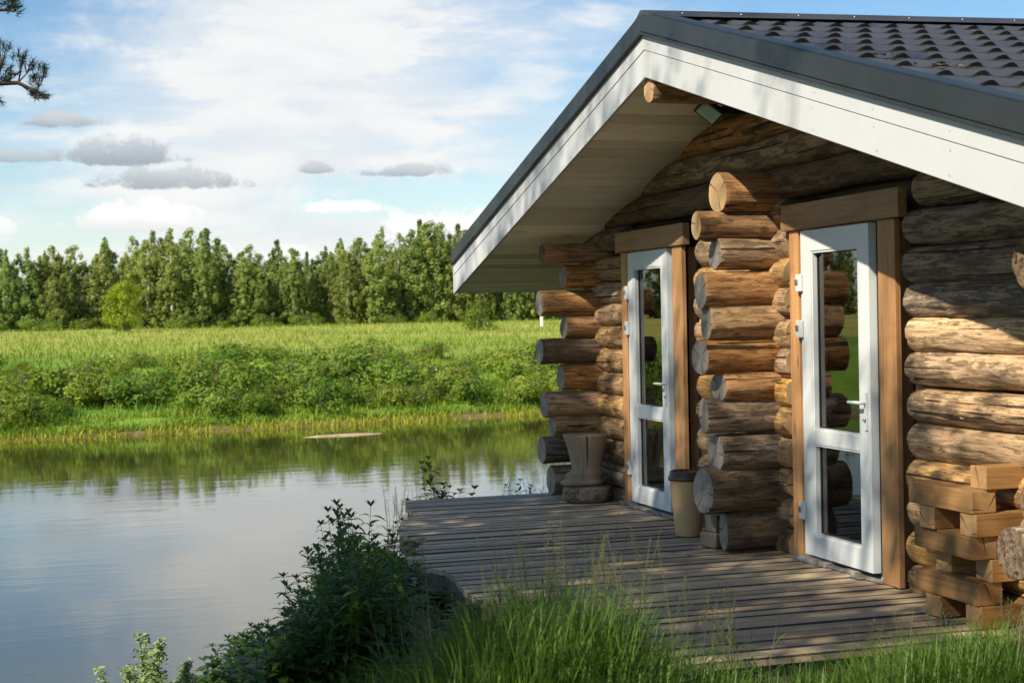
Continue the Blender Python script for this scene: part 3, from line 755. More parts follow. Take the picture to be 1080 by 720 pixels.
# ------------------------------------------------------------------ far wood: each tree its own crown and trunk
def make_far_tree(seed, kind):
    r = random.Random(seed); nm = {'b': 'birch_tree', 'a': 'aspen_tree', 'd': 'dark_tree', 'g': 'bright_tree'}[kind]
    root = empty(nm)
    mb = MB(); hgt = 10.0
    mb.tube([(0, 0, -.4), (.1*r.uniform(-1, 1), 0, 3), (.25*r.uniform(-1, 1), .1, 6), (.2*r.uniform(-1, 1), 0, 9.2)], [.17, .14, .09, .03], 7)
    for k in range(9):
        z = 2.5+k*.75; a = r.uniform(0, 6.28); l = r.uniform(.7, 1.3)
        mb.tube([(0, 0, z), (l*cos(a)*.6, l*sin(a)*.6, z+.5), (l*cos(a), l*sin(a), z+.75)], [.05, .03, .012], 5)
    tr = mb.build('trunk', M['birch_bark'] if kind in 'ba' else M['bark'], root)
    mb = MB(); cl = []
    env = {'b': lambda z: 1.75*min(1, (10.7-z)/3.4)*(.8+.2*min(1, z/2)), 'a': lambda z: 2.0*min(1, (10.3-z)/4.8)*min(1, (z+1.2)/3.0), 'd': lambda z: 1.9*min(1, (10.4-z)/8)}
    if kind in env:
        lob = [r.uniform(0, 6.28) for _ in range(4)]
        W_ = lambda z, a: env[kind](z)*(1+.26*sin(2*a+lob[0]+z*.5)+.2*sin(3*a+lob[1]-z*.9)+.18*sin(z*1.9+lob[2]))
        subs = [(0, 0, 1.0, .85)]+[(.75*cos(b_), .75*sin(b_), r.uniform(.72, .97), .68) for b_ in (r.uniform(0, 2), r.uniform(2, 4), r.uniform(4, 6.2))]
        for k in range(190):
            ox, oy, hs_, ws_ = subs[k % 4] if r.random() < .8 else (0, 0, .98, .95)
            z = .2+10.0*r.random()**1.0; a = r.uniform(0, 6.28); q = r.random()**.42*W_(z, a)*ws_; z *= hs_
            s = r.uniform(.15, .34)*(1 if z < 8.5 else .85); cl.append(((ox+q*cos(a), oy+q*sin(a), z-.15*q), (s, s, s*r.uniform(1.2, 2.0))))
        for k in range(1900):
            z = .1+10.2*r.random(); a = r.uniform(0, 6.28); ox, oy, hs_, ws_ = subs[k % 4]; q = (.5+.55*r.random())*W_(z, a)*ws_; z *= hs_
            d = Vector((cos(a), sin(a), .4)); leafquad(mb, Vector((ox+q*cos(a), oy+q*sin(a), z)), r.uniform(.12, .26), r, (d+rand_unit(r)*.7).normalized(), .6)
    else:
        for k in range(46):
            z = r.uniform(.4, 9.0); w = 3.2*sqrt(max(.05, 1-((z-4.4)/5.2)**2)); a = r.uniform(0, 6.28); q = r.random()**.45*w
            s = r.uniform(.8, 1.4); cl.append(((q*cos(a), q*sin(a), z), (s, s, s)))
    crown(mb, cl, 520 if kind != 'g' else 110, .21 if kind != 'g' else .38, r, .3, .6, .7, .7)
    cr = mb.build('crown', {'b': M['leaf_tree'], 'a': M['leaf_tree'], 'd': M['leaf_dark'], 'g': M['leaf_bright']}[kind], root)
    KIDS[root.name] = [tr, cr]
    return root
protos = [(make_far_tree(21, 'b'), 'b'), (make_far_tree(22, 'b'), 'b'), (make_far_tree(23, 'b'), 'b'), (make_far_tree(24, 'a'), 'a'), (make_far_tree(25, 'a'), 'a'), (make_far_tree(26, 'd'), 'd'), (make_far_tree(27, 'd'), 'd')]
used = set()
LAB = {'b': 'slender birch tree with narrow crown in the wood beyond the meadow', 'a': 'broad leafy aspen tree in the wood beyond the meadow', 'd': 'dark green full tree in the wood beyond the meadow'}
def put_tree(pi_, loc, sc, rz, extra=None):
    root, k = protos[pi_]
    if pi_ in used: o = copy_tree(root)
    else: o = root; used.add(pi_)
    place(o, loc, sc, rz); tag(o, extra or LAB[k], 'tree', 'trees of the wood beyond the meadow'); return o
r = random.Random(77)
def tline(u): return Vector((-40+u, 176+.174*u))          # along the edge of the wood
PROF = [(-400, 264), (0, 263), (75, 262), (135, 255), (215, 244), (248, 268), (285, 256), (335, 272), (352, 262), (385, 248), (420, 246), (455, 236), (490, 242), (540, 240), (640, 240), (900, 245)]
def tree_top(x, y):
    a = R(16.75); d = x*sin(a)+y*cos(a); px = 540+1600*(x*cos(a)-y*sin(a))/d
    ty = 240 if px > 900 else 258
    for (p, q), (m_, n_) in zip(PROF, PROF[1:]):
        if p <= px <= m_: ty = q+(n_-q)*(px-p)/(m_-p)
    return H0+(344-.02*(px-58)-ty)/1600*d
def wood_row(u0, u1, du, back, hs, kinds):
    u = u0
    while u < u1:
        p = tline(u)+Vector((r.uniform(-.6, .6), back+r.uniform(-1.5, 1.5)))
        h = (tree_top(p.x, p.y)-ground_z(p.x, p.y))/10.3*hs*(1.04 if r.random() < .35 else r.uniform(.74, .98)); wd = r.uniform(1.0, 1.6)
        put_tree(r.choice(kinds), (p.x, p.y, ground_z(p.x, p.y)), (h*wd, h*wd, h), r.uniform(0, 6.28)); u += du*r.uniform(.7, 1.3)
wood_row(28, 112, 2.0, 0, .96, [0, 1, 2, 3, 4, 3, 4])
wood_row(28, 112, 2.4, 3.5, 1.0, [0, 1, 2, 3, 4, 6])
wood_row(28, 112, 2.7, 8, 1.02, [5, 6, 0, 3])
wood_row(-75, 28, 4.2, 1, 1.0, [0, 1, 3, 5])
wood_row(-75, 28, 5.2, 6, 1.0, [5, 6, 3, 0])
# the bright round tree standing before the wood, and bushes along its foot
bt = make_far_tree(31, 'g'); place(bt, (7.0, 166, ground_z(7.0, 166)), (.62, .62, .56), .4)
tag(bt, 'bright yellow green rounded tree standing in front of the dark wood', 'tree')

# ------------------------------------------------------------------ bushes of the far bank
def make_bush(seed, m, nm='willow_bush'):
    r_ = random.Random(seed); root = empty(nm)
    mb = MB()
    for k in range(9):
        a = r_.uniform(0, 6.28); l = r_.uniform(.4, .9); mb.tube([(0, 0, -.3), (l*cos(a)*.5, l*sin(a)*.5, .5), (l*cos(a), l*sin(a), 1.1)], [.03, .02, .008], 5)
    s_ = mb.build('stem', M['bark'], root)
    mb = MB(); cl = []
    for k in range(22):
        a = r_.uniform(0, 6.28); q = r_.random()**.5*1.15; z = r_.uniform(.15, 1.25)*(1-.35*q/1.2); s = r_.uniform(.22, .42)
        cl.append(((q*cos(a), q*sin(a), z), (s*1.1, s*1.1, s)))
    crown(mb, cl, 620, .145, r_, .45, .5, .5, .6)
    f_ = mb.build('foliage', m, root); KIDS[root.name] = [s_, f_]
    return root
M['leaf_bush2'] = leaf_mat('light_bush_leaves', (.24, .32, .03), (.30, .38, .045), (.17, .25, .03), .45)
bp = [make_bush(41, M['leaf_bush']), make_bush(42, M['leaf_bush']), make_bush(43, M['leaf_bush2']), make_bush(44, M['leaf_bush2'], 'light_bush')]
bp_used = set()
def put_bush(i, x, y, sc, label, group='bushes on the far river bank'):
    o = bp[i] if i not in bp_used else copy_tree(bp[i]); bp_used.add(i)
    place(o, (x, y, ground_z(x, y)), sc, r.uniform(0, 6.28)); tag(o, label, 'bush', group)
cnt = 0
for band_, (t0, t1, n_, s0, s1) in enumerate([(3.2, 6.5, 64, .7, 1.3), (5.5, 10, 64, .9, 1.75), (9, 15, 60, .8, 1.7), (14, 20, 36, .5, 1.1)]):
    for k in range(n_):
        x = -24+60*(k+r.random())/n_; t = r.uniform(t0, t1)
        if fbm(x*.13, t*.13, 8.8+band_, 2) < -.2: continue
        y = (t+67.1+.174*x)/.985; s = r.uniform(s0, s1)
        i_ = r.randrange(4); put_bush(i_, x, y, (s*1.2, s*1.1, s*r.uniform(.8, 1.15)), ['leafy green willow bush on the slope of the far river bank', 'leafy green willow bush on the slope of the far river bank', 'light green bush on the slope of the far river bank', 'light green bush on the slope of the far river bank'][i_])
for k in range(12):
    x = -12+62*k/12+r.uniform(-.8, .8); p = tline(x+40); s = r.uniform(.6, 1.2)
    put_bush(r.randrange(3), p.x, p.y-5+r.uniform(-2, 1.5), (s*1.6, s*1.3, s*1.2), 'low bush at the foot of the wood beyond the meadow', 'bushes at the foot of the wood')
for (px, py, s) in ((45.3, 150, 1.6), (44.0, 151, 1.1)):
    pass
x, y = 38.9, 140
o = copy_tree(bp[0]); place(o, (x, y, ground_z(x, y)), (1.3, 1.2, 2.4), .5); tag(o, 'lone pale green shrub standing up from the meadow near the eave', 'shrub')

# meadow and bank grass (uncountable)
def blades(mb, pts, h0, h1, w, r_, lean=.35, segs=2):
    for (x, y, z) in pts:
        h = r_.uniform(h0, h1); a = r_.uniform(0, 6.28); l = lean*r_.uniform(.2, 1)*h; ww = w*r_.uniform(.6, 1.2)
        dx, dy = cos(a), sin(a); px, py = -dy*ww, dx*ww
        if segs == 2:
            mb.add([(x-px, y-py, z), (x+px, y+py, z), (x+dx*l*.35+px*.7, y+dy*l*.35+py*.7, z+h*.6), (x+dx*l*.35-px*.7, y+dy*l*.35-py*.7, z+h*.6), (x+dx*l, y+dy*l, z+h)], [(0, 1, 2, 3), (3, 2, 4)])
        else:
            q = [(0, 0), (.12, .35), (.36, .68), (.68, .90), (1.0, .93)] if l > .25*h else [(0, 0), (.1, .3), (.3, .6), (.6, .85), (1, 1)]
            vs = []
            for i, (u, v) in enumerate(q[:-1]):
                k = (1, .95, .75, .45)[i]
                vs += [(x+dx*l*u-px*k, y+dy*l*u-py*k, z+h*v), (x+dx*l*u+px*k, y+dy*l*u+py*k, z+h*v)]
            vs.append((x+dx*l, y+dy*l, z+h*q[-1][1]))
            mb.add(vs, [(0, 1, 3, 2), (2, 3, 5, 4), (4, 5, 7, 6), (6, 7, 8)])
mb = MB(); r2 = random.Random(5); pts = []; pb = []
for _ in range(60000):
    t = 2 + 110*r2.random()**1.7; x = r2.uniform(-14, 46)*(1+t/120); y = (t+67.1+.174*x)/.985
    if x < -.05*y-4 or x > .36*y+3: continue
    (pb if t+5*nz(x*.1, t*.1) < 26 else pts).append((x, y, ground_z(x, y)-.05))
blades(mb, pts, .15, .5, .035, r2, .8)
tag(mb.build('meadow_grass', M['meadow_grass']), kind='stuff', label='tall yellow green grass of the sunny meadow beyond the river', cat='grass')
mb = MB(); blades(mb, pb, .2, .6, .03, r2, .8); M['bank_grass'] = leaf_mat('bank_blades', (.11, .23, .022), (.19, .31, .034), None, .4)
tag(mb.build('bank_grass', M['bank_grass']), kind='stuff', label='bright green grass between the bushes of the far bank', cat='grass')
mb = MB(); pts = []
for _ in range(9000):
    x = r2.uniform(-10, 30); t = r2.uniform(.2, 3.8)
    if fbm(x*.22, 3.0, 1.0, 2) < -.25 and r2.random() < .8: continue
    y = (t+67.1+.174*x)/.985; pts.append((x, y, ground_z(x, y)-.05))
blades(mb, pts, .10, .42, .03, r2, .7)
tag(mb.build('waterside_grass', M['reed']), kind='stuff', label='bright yellow grass along the far waterline', cat='grass')
# distant white post
mb = MB(); z = ground_z(47.5, 150); mb.box((-.12, -.12, -.2), (.12, .12, 1.3)); mb.box((-.16, -.16, 1.3), (.16, .16, 1.38))
tag(mb.build('marker_post', M['white_paint'], None, (48.4, 150, z)), 'small white post far off at the edge of the meadow', 'post')

# ------------------------------------------------------------------ near plants
def lance_leaf(mb, base, d, L, w, droop, mi=0):
    d = d.normalized(); side = d.cross(Vector((0, 0, 1))); side = side.normalized() if side.length > .01 else Vector((1, 0, 0))
    n = side.cross(d); vs = []
    prof = [(0, .06), (.25, .8), (.5, 1), (.75, .62), (1, 0)]
    for (u, k) in prof:
        p = base + d*L*u + Vector((0, 0, -1))*droop*L*u*u
        if k == 0: vs.append(p)
        else: vs += [p-side*w*k+n*w*.25*k, p, p+side*w*k+n*w*.25*k]
    fs = []
    for i in range(3):
        a = i*3; fs += [(a, a+1, a+4, a+3), (a+1, a+2, a+5, a+4)]
    fs += [(9, 10, 12), (10, 11, 12)]
    mb.add(vs, fs, mi, True)
def make_weed(seed, h=1.2, leaf=.13, nm='leafy_weed', m='leaf_near', nstem=5, wid=.022, spread=.22, step=.055):
    r_ = random.Random(seed); root = empty(nm); ms, ml = MB(), MB()
    for s in range(nstem):
        a = r_.uniform(0, 6.28); b = r_.uniform(0, spread*.6); hh = h*r_.uniform(.6, 1.05); ln = r_.uniform(.05, spread)*hh
        p0 = Vector((b*cos(a), b*sin(a), -.12)); pts = []
        for k in range(7): u = k/6; pts.append(p0+Vector((cos(a)*ln*u*u, sin(a)*ln*u*u, (hh+.12)*u)))
        ms.tube(pts, [.006*(1-.75*k/6) for k in range(7)], 5)
        z = hh*.12; ph = r_.uniform(0, 6.28)
        while z < hh:
            u = z/hh; p = p0+Vector((cos(a)*ln*u*u, sin(a)*ln*u*u, z+.12))
            for q in range(2):
                an = ph+q*pi+r_.uniform(-.3, .3); L = leaf*(.6+.6*sin(pi*min(1, .15+u*.8)))*r_.uniform(.75, 1.15)
                lance_leaf(ml, p, Vector((cos(an), sin(an), r_.uniform(.1, .7))), L, wid*L/.13, r_.uniform(.15, .7))
            ph += 1.57+r_.uniform(-.3, .3); z += step*r_.uniform(.75, 1.25)
        top = pts[-1]
        for q in range(6):
            an = q*1.05; lance_leaf(ml, top, Vector((cos(an), sin(an), 1.1)), leaf*.5, wid*.45, .2)
    a_ = ms.build('stem', M['leaf_near'], root); b_ = ml.build('foliage', M[m], root); KIDS[root.name] = [a_, b_]
    return root
weeds = [make_weed(51, 1.15), make_weed(52, 1.25, .15, nstem=6), make_weed(53, 1.05, .12, nstem=7), make_weed(54, .95, .17, nm='nettle', nstem=5, wid=.042, step=.075)]
w_used = set()
def put_weed(i, x, y, sc, label, group='leafy weeds on the bank below the deck', z=None):
    o = weeds[i] if i not in w_used else copy_tree(weeds[i]); w_used.add(i)
    place(o, (x, y, ground_z(x, y) if z is None else z), sc, r.uniform(0, 6.28)); tag(o, label, 'weed', group)
r = random.Random(12)
def px_to(xp, Y):                                   # x on the line of sight of picture column xp at distance Y
    a = R(16.75)+math.atan((xp-540)/1600); return Y*math.tan(a)
# upper outline of the thicket: (column, tip height row)
outline = [(135, 716), (175, 704), (208, 690), (232, 664), (258, 634), (285, 622), (305, 600), (320, 560), (335, 530), (352, 512), (368, 508), (385, 516), (400, 536), (416, 566), (430, 600)]
n_w = 0
for Y in (7.0, 7.5, 8.0, 8.5, 9.0, 9.5, 10.0, 10.6):
    c = 138
    while c < 440:
        c += r.uniform(8, 15)
        tip = None
        for (a, b), (d, e) in zip(outline, outline[1:]):
            if a <= c <= d: tip = b+(e-b)*(c-a)/(d-a)
        if tip is None: continue
        tip += r.uniform(-6, 70 if c > 290 else 30) + (9.5-Y)*8*(1 if Y < 9.5 and c > 290 else 0)
        x = px_to(c, Y); zt = H0-(tip-337)/1600*Y*1.04; gz = ground_z(x, Y); h = zt-gz
        if x > edge_x(max(6.3, min(12.9, Y)))-.05: continue
        if h < .2: continue
        k = r.choice([0, 1, 2, 2, 3]); s = h/1.2
        put_weed(k, x, Y, (max(.75, s*.9), max(.75, s*.9), s), 'dark green leafy weed in the thicket left of the deck'); n_w += 1
for k in range(26):
    y = r.uniform(7.6, 10.9); x = edge_x(y)+r.uniform(-.28, .30); gz = ground_z(x, y); tip = r.uniform(-.52, -.28)
    put_weed(r.choice([0, 1, 2, 3]), x, y, (.8, .8, max(.25, (tip-gz)/1.15)), 'dark green leafy weed growing under the wavy deck edge', 'weeds under the wavy deck edge')
put_weed(1, 3.30, 13.25, (1.0, 1.0, .95), 'leafy weed showing above the far edge of the deck', 'weeds behind the deck')
put_weed(0, 3.50, 13.35, (1.0, 1.0, .86), 'leafy weed showing above the far edge of the deck', 'weeds behind the deck')
put_weed(2, 3.15, 13.3, (.9, .9, .84), 'leafy weed showing above the far edge of the deck', 'weeds behind the deck')
put_weed(3, 3.38, 13.2, (.9, .9, .8), 'broad leaved weed showing above the far edge of the deck', 'weeds behind the deck')
put_weed(1, 3.22, 13.22, (.9, .9, .72), 'leafy weed showing above the far edge of the deck', 'weeds behind the deck')
put_weed(0, 4.06, 13.3, (.7, .7, .75), 'leafy weed peeping out beside the lowest corner log')
# tall sprig leaning over the water
o = make_weed(58, 1.0, .10, 'trailing_sprig', nstem=1, spread=.5, step=.09); place(o, (1.36, 9.3, ground_z(1.36, 9.3)), (1, 1, .95), 2.9); tag(o, 'thin trailing sprig leaning out over the river from the thicket', 'sprig')
# pale flowering shrubs at lower left
def make_pale(seed):
    r_ = random.Random(seed); root = empty('pale_shrub'); ms, ml = MB(), MB()
    for s in range(9):
        a = r_.uniform(0, 6.28); l = r_.uniform(.02, .22); h = r_.uniform(.6, 1.05)
        pts = [Vector((cos(a)*l*u*u, sin(a)*l*u*u, h*u-.1*(1-u))) for u in (0, .33, .66, 1)]
        ms.tube(pts, [.005, .004, .003, .0015], 5)
        for k in range(330):
            u = r_.uniform(.15, 1); p = Vector((cos(a)*l*u*u, sin(a)*l*u*u, h*u))+rand_unit(r_)*r_.uniform(.01, .085)*(1.3-u)
            leafquad(ml, p, r_.uniform(.016, .036), r_, None, .55)
    KIDS[root.name] = [ms.build('stem', M['leaf_near'], root), ml.build('foliage', M['leaf_pale'], root)]
    return root
ps = make_pale(61)
for i, (c, Y, tip) in enumerate([(150, 8.2, 646), (182, 8.0, 676), (128, 8.6, 672), (208, 7.8, 692), (45, 8.4, 708)]):
    o = ps if i == 0 else copy_tree(ps); x = px_to(c, Y); gz = ground_z(x, Y); h = H0-(tip-340)/1600*Y*1.04-gz
    place(o, (x, Y, gz), (1.35, 1.35, h), r.uniform(0, 6)); tag(o, ['tallest pale flowering shrub in sunlight at the lower left by the water', 'pale shrub just right of the tallest pale shrub', 'pale shrub just left of the tallest pale shrub', 'lowest pale shrub against the dark thicket', 'small sparse pale shrub at the left edge of the picture'][i], 'shrub', 'pale shrubs by the water')

# foreground grass (uncountable)
mb = MB(); r3 = random.Random(9)
def scatter(n, c0, c1, Y0, Y1, tipf, h_lo=.5, w=.0038, lean=.45, minh=.12):
    for _ in range(n):
        Y = r3.uniform(Y0, Y1); c = r3.uniform(c0, c1); x = px_to(c, Y); gz = ground_z(x, Y)
        zt = H0-(tipf(c)-336)/1600*Y*1.04; h = (zt-gz)*(h_lo+(1-h_lo)*r3.random())
        if h < minh: continue
        if Y > 6.25 and x > edge_x(Y)-.02: continue
        blades(mb, [(x, Y, gz-.02)], h*.92, h, w*(1 if r3.random() < .85 else 2.0), r3, lean*(1 if r3.random() < .7 else 1.7), 4)
def tip_c(c):
    pts = [(330, 700), (400, 672), (450, 655), (480, 640), (505, 612), (540, 596), (590, 592), (640, 606), (665, 640), (690, 672), (740, 696), (800, 716), (880, 712), (930, 702), (1000, 690), (1080, 686)]
    for (a, b), (d, e) in zip(pts, pts[1:]):
        if a <= c <= d: return b+(e-b)*(c-a)/(d-a)
    return 700
scatter(5200, 440, 690, 5.0, 6.25, tip_c, .45, .0036)
scatter(2600, 350, 560, 5.6, 7.2, tip_c, .5, .0036)
scatter(2400, 680, 940, 5.3, 6.2, tip_c, .5, .0034)
scatter(4200, 900, 1100, 5.2, 6.18, tip_c, .55, .003, .6)
scatter(5200, 215, 470, 6.3, 8.2, lambda c: 700-(c-250)*.15, .5, .0036)
tag(mb.build('foreground_grass', M['grass']), kind='stuff', label='long green grass growing up in front of the deck', cat='grass')
# wide coarse blades and seed stalks
mb = MB(); ms = MB()
def stalk(c, Y, tip):
    x = px_to(c, Y); gz = ground_z(x, Y); h = H0-(tip-336)/1600*Y*1.04-gz
    a = r3.uniform(0, 6.28); l = r3.uniform(.03, .16)
    P = lambda u: Vector((x+cos(a)*l*u*u, Y+sin(a)*l*u*u, gz+h*u))
    ms.tube([P(u) for u in (0, .3, .6, .85, 1)], [.0022, .002, .0016, .0012, .0008], 4, cap=False)
    for k in range(16):
        u = .74+.26*k/16; p = P(u); an = r3.uniform(0, 6.28); b = Vector((cos(an), sin(an), .9)).normalized()*r3.uniform(.02, .055)*(1.15-(u-.74)/.26)
        ms.tube([p, p+b], [.0007, .0005], 3, cap=False)
        for q in (.6, 1.0): leafquad(ms, p+b*q, .008, r3, None, .4)
    for k in range(3):
        u = r3.uniform(.25, .65); p = P(u); an = r3.uniform(0, 6.28); lance_leaf(mb, p, Vector((cos(an), sin(an), 1.3)), r3.uniform(.18, .32), .0045, .6)
for _ in range(85): stalk(r3.gauss(590, 48), r3.uniform(5.4, 6.25), r3.uniform(545, 625))
for _ in range(26): stalk(r3.uniform(690, 800), r3.uniform(5.8, 6.2), r3.uniform(625, 680))
for _ in range(40): stalk(r3.uniform(400, 500), r3.uniform(6.2, 7.0), r3.uniform(622, 680))
for _ in range(18): stalk(r3.uniform(900, 1075), r3.uniform(5.6, 6.15), r3.uniform(668, 695))
for _ in range(40): x = r3.uniform(405, 470); stalk(x, r3.uniform(12.95, 13.3), r3.uniform(505, 530))
for _ in range(16): x = r3.uniform(520, 575); stalk(x, r3.uniform(12.97, 13.3), r3.uniform(500, 522))
tag(ms.build('seed_stalks', M['seed']), kind='stuff', label='thin flowering grass stalks standing before the deck boards', cat='grass')
tag(mb.build('grass_leaves', M['grass']), kind='stuff', label='long leaves on the flowering grass stalks before the deck', cat='grass')

# ------------------------------------------------------------------ trees beside the camera (their shade falls on the deck)
def leafy_tree(nm, loc, top, rad, cz, seed, n_cl, label, per=430, leaf=.15):
    r_ = random.Random(seed); root = empty(nm, loc, label, 'tree', 'leafy trees on the bank left of the deck')
    mb = MB(); mb.tube([(0, 0, -.5), (.1, 0, 2), (.0, .1, cz), (.1, .1, top*.93)], [.16, .13, .09, .02], 10); ml = MB(); cl = []
    for k in range(n_cl):
        d = rand_unit(r_); q = r_.random()**.4; p = Vector((d.x*rad[0]*q, d.y*rad[1]*q, cz+d.z*rad[2]*q)); s = r_.uniform(.36, .66)
        cl.append((p, (s, s, s*.8)))
        b = Vector((0, 0, max(1.5, p.z-1.2*q-.4))); mb.tube([b, (b+p)/2+Vector((0, 0, .12)), p], [.035, .02, .006], 5)
    crown(ml, cl, per, leaf, r_, .2, .6)
    sp = []
    for k in range(30):
        p = Vector((r_.uniform(-1, 1)*rad[0]*.8, r_.uniform(-1, 1)*rad[1]*1.1, top*r_.uniform(.99, 1.17))); s = r_.uniform(.22, .40); sp.append((p, (s, s, s)))
        mb.tube([(0, .1, top*.8), (p+Vector((0, .1, top*.8)))/2+Vector((0, 0, .15)), p], [.025, .015, .005], 5)
    crown(ml, sp, 300, .10, r_, .2, .6)
    mb.build('trunk', M['bark'], root); ml.build('crown', M['leaf_tree'], root)
    return root
for i, (x, y, top, rad, cz, n_cl) in enumerate([(-4.4, 3.3, 9.1, (1.9, 1.4, 2.1), 6.8, 46), (-4.5, 5.1, 9.4, (2.0, 1.5, 2.1), 7.1, 50), (-4.3, 6.9, 9.3, (1.9, 1.5, 2.0), 7.1, 46), (-4.3, 8.5, 9.6, (1.8, 1.4, 2.2), 7.1, 46)]):
    gz = ground_z(x, y)
    leafy_tree('alder_tree', (x, y, gz), top-gz, rad, cz-gz, 70+i, n_cl, ['leafy alder on the bank nearest the camera, left of the picture', 'second leafy alder from the camera, left of the picture', 'third leafy alder from the camera, left of the picture', 'leafy alder nearest the pine, left of the picture'][i])
# the pine whose branch reaches into the picture
gz = ground_z(-4.5, 10.2)
pine = empty('pine_tree', (-4.5, 10.2, gz), 'pine whose needled branch tips reach in at the upper left corner', 'tree')
PB = Vector((-4.5, 10.2, gz)); rp = random.Random(91)
mt = MB(); mt.tube([(0, 0, -.5), (.05, 0, 4), (.0, .05, 9), (.05, 0, 13.5)], [.24, .19, .13, .03], 12)
mt.build('trunk', M['bark'], pine)
def tuft(mb, p, d, r_, L=.066, n=46):
    for _ in range(n):
        v = (d*.7+rand_unit(r_)).normalized()*L*r_.uniform(.7, 1.15); q = p - d*r_.uniform(0, .07); s = v.cross(rand_unit(r_)).normalized()*.0022
        mb.add([q-s, q+s, q+v], [(0, 1, 2)])
def pine_branch(pts, rr, targets, name='branch'):
    b, nd = MB(), MB(); pts = [Vector(p)-PB for p in pts]
    b.tube(pts, [rr*(1-.8*i/(len(pts)-1)) for i in range(len(pts))], 7)
    for tq in targets:
        tq = Vector(tq)-PB; base = min(pts, key=lambda p: (p-tq).length+ (3 if p.x > tq.x-.02 else 0)); mid = base.lerp(tq, .55)+Vector((0, 0, -.03))
        b.tube([base, mid, tq], [.008, .006, .003], 5)
        d = (tq-base).normalized()
        tuft(nd, tq, d, rp)
        for k in range(4):
            q = tq+Vector((rp.uniform(-.09, .03), rp.uniform(-.08, .08), rp.uniform(-.03, .05))); b.tube([mid, q], [.004, .002], 4); tuft(nd, q, (d+Vector((0, 0, .5))).normalized(), rp, .062, 40)
    o = b.build(name, M['bark'], pine); nd.build('needles', M['needle'], o)
pine_branch([(-4.5, 10.2, 4.3), (-2.8, 11.9, 4.1), (-1.5, 12.95, 3.75), (-.75, 13, 3.58), (-.42, 13, 3.555), (-.24, 13.0, 3.565), (-.10, 13, 3.50), (0.0, 13, 3.44)], .04,
    [(-.32, 13.0, 3.87), (-.20, 13.03, 3.80), (-.12, 12.97, 3.75), (-.02, 13.0, 3.70), (-.07, 13.02, 3.63), (-.22, 13.02, 3.66), (-.31, 12.98, 3.60), (-.36, 13, 3.72), (-.09, 13, 3.50), (0.0, 13, 3.46), (-.38, 12.97, 3.40)])
pine_branch([(-4.5, 10.2, 5.0), (-2.6, 12.0, 4.7), (-1.2, 12.95, 4.25), (-.6, 13, 4.16), (-.34, 13, 4.15), (-.2, 13, 4.19)], .035,
    [(-.36, 13.0, 4.20), (-.26, 13, 4.21), (-.19, 13.0, 4.19), (-.32, 13.02, 4.26), (-.22, 13, 4.28)])
# upper whorls
for k in range(26):
    z = 5.2+k*.31; a = rp.uniform(0, 6.28); L = rp.uniform(1.2, 2.6)*(1-.45*(z-5)/9)
    p0 = PB+Vector((0, 0, z)); 
    if cos(a)*L > 2.6: a += pi
    pts = [p0+Vector((cos(a)*L*u, sin(a)*L*u, .25*u*L*(1-.6*u))) for u in (0, .25, .5, .75, 1)]
    tg = [pts[-1]+Vector((rp.uniform(-.5, .5), rp.uniform(-.5, .5), rp.uniform(-.15, .3))) for _ in range(9)]
    b, nd = MB(), MB(); loc = [p-PB for p in pts]; b.tube(loc, [.03, .024, .018, .012, .005], 6)
    for tq in tg:
        q = tq-PB; bb = loc[rp.choice([2, 3, 4])]; b.tube([bb, q], [.008, .003], 4)
        for s in range(7):
            m_ = bb.lerp(q, .35+.65*s/6); d = (q-bb).normalized()
            for _ in range(20):
                v = (d*.6+rand_unit(rp)).normalized()*.14; sd_ = v.cross(rand_unit(rp)).normalized()*.016; nd.add([m_-sd_, m_+sd_, m_+v], [(0, 1, 2)])
    o = b.build('branch', M['bark'], pine); nd.build('needles', M['needle'], o)

# ------------------------------------------------------------------ sky, sun, camera
SUN = Vector((.84, .455, -.81)).normalized()
w = bpy.data.worlds.new('World'); S.world = w; w.use_nodes = True; t = w.node_tree
bg = t.nodes['Background']; sky = N(t, 'ShaderNodeTexSky', _sky_type='NISHITA'); sky.sun_disc = False
el = math.asin(-SUN.z); az = atan2(-SUN.x, -SUN.y); sky.sun_elevation = el; sky.sun_rotation = az % (2*pi); sky.dust_density = .2; sky.ozone_density = 1.5
tc = t.nodes.new('ShaderNodeTexCoord'); sx = t.nodes.new('ShaderNodeSeparateXYZ'); t.links.new(tc.outputs['Generated'], sx.inputs[0])
DEG = 180/pi
A = math_(t, 'MULTIPLY', math_(t, 'ARCTAN2', sx.outputs[0], sx.outputs[1]), DEG)
E_ = math_(t, 'MULTIPLY', math_(t, 'ARCSINE', sx.outputs[2]), DEG)
def vec(a, b, c=0.0):
    n = t.nodes.new('ShaderNodeCombineXYZ')
    for i, v in enumerate((a, b, c)):
        if isinstance(v, (int, float)): n.inputs[i].default_value = v
        else: t.links.new(v, n.inputs[i])
    return n.outputs[0]
q1 = vec(math_(t, 'MULTIPLY', A, .10), math_(t, 'MULTIPLY', E_, .34)); q2 = vec(math_(t, 'MULTIPLY', A, .30), math_(t, 'MULTIPLY', E_, 1.1), 3.0); q3 = vec(A, math_(t, 'MULTIPLY', E_, 1.25), 7.0)
n1 = noi(t, q1, 1.0, 6, .55, .3); n2 = noi(t, q2, .8, 6, .56, .25); n3 = noi(t, q3, 1.1, 6, .62, .3)
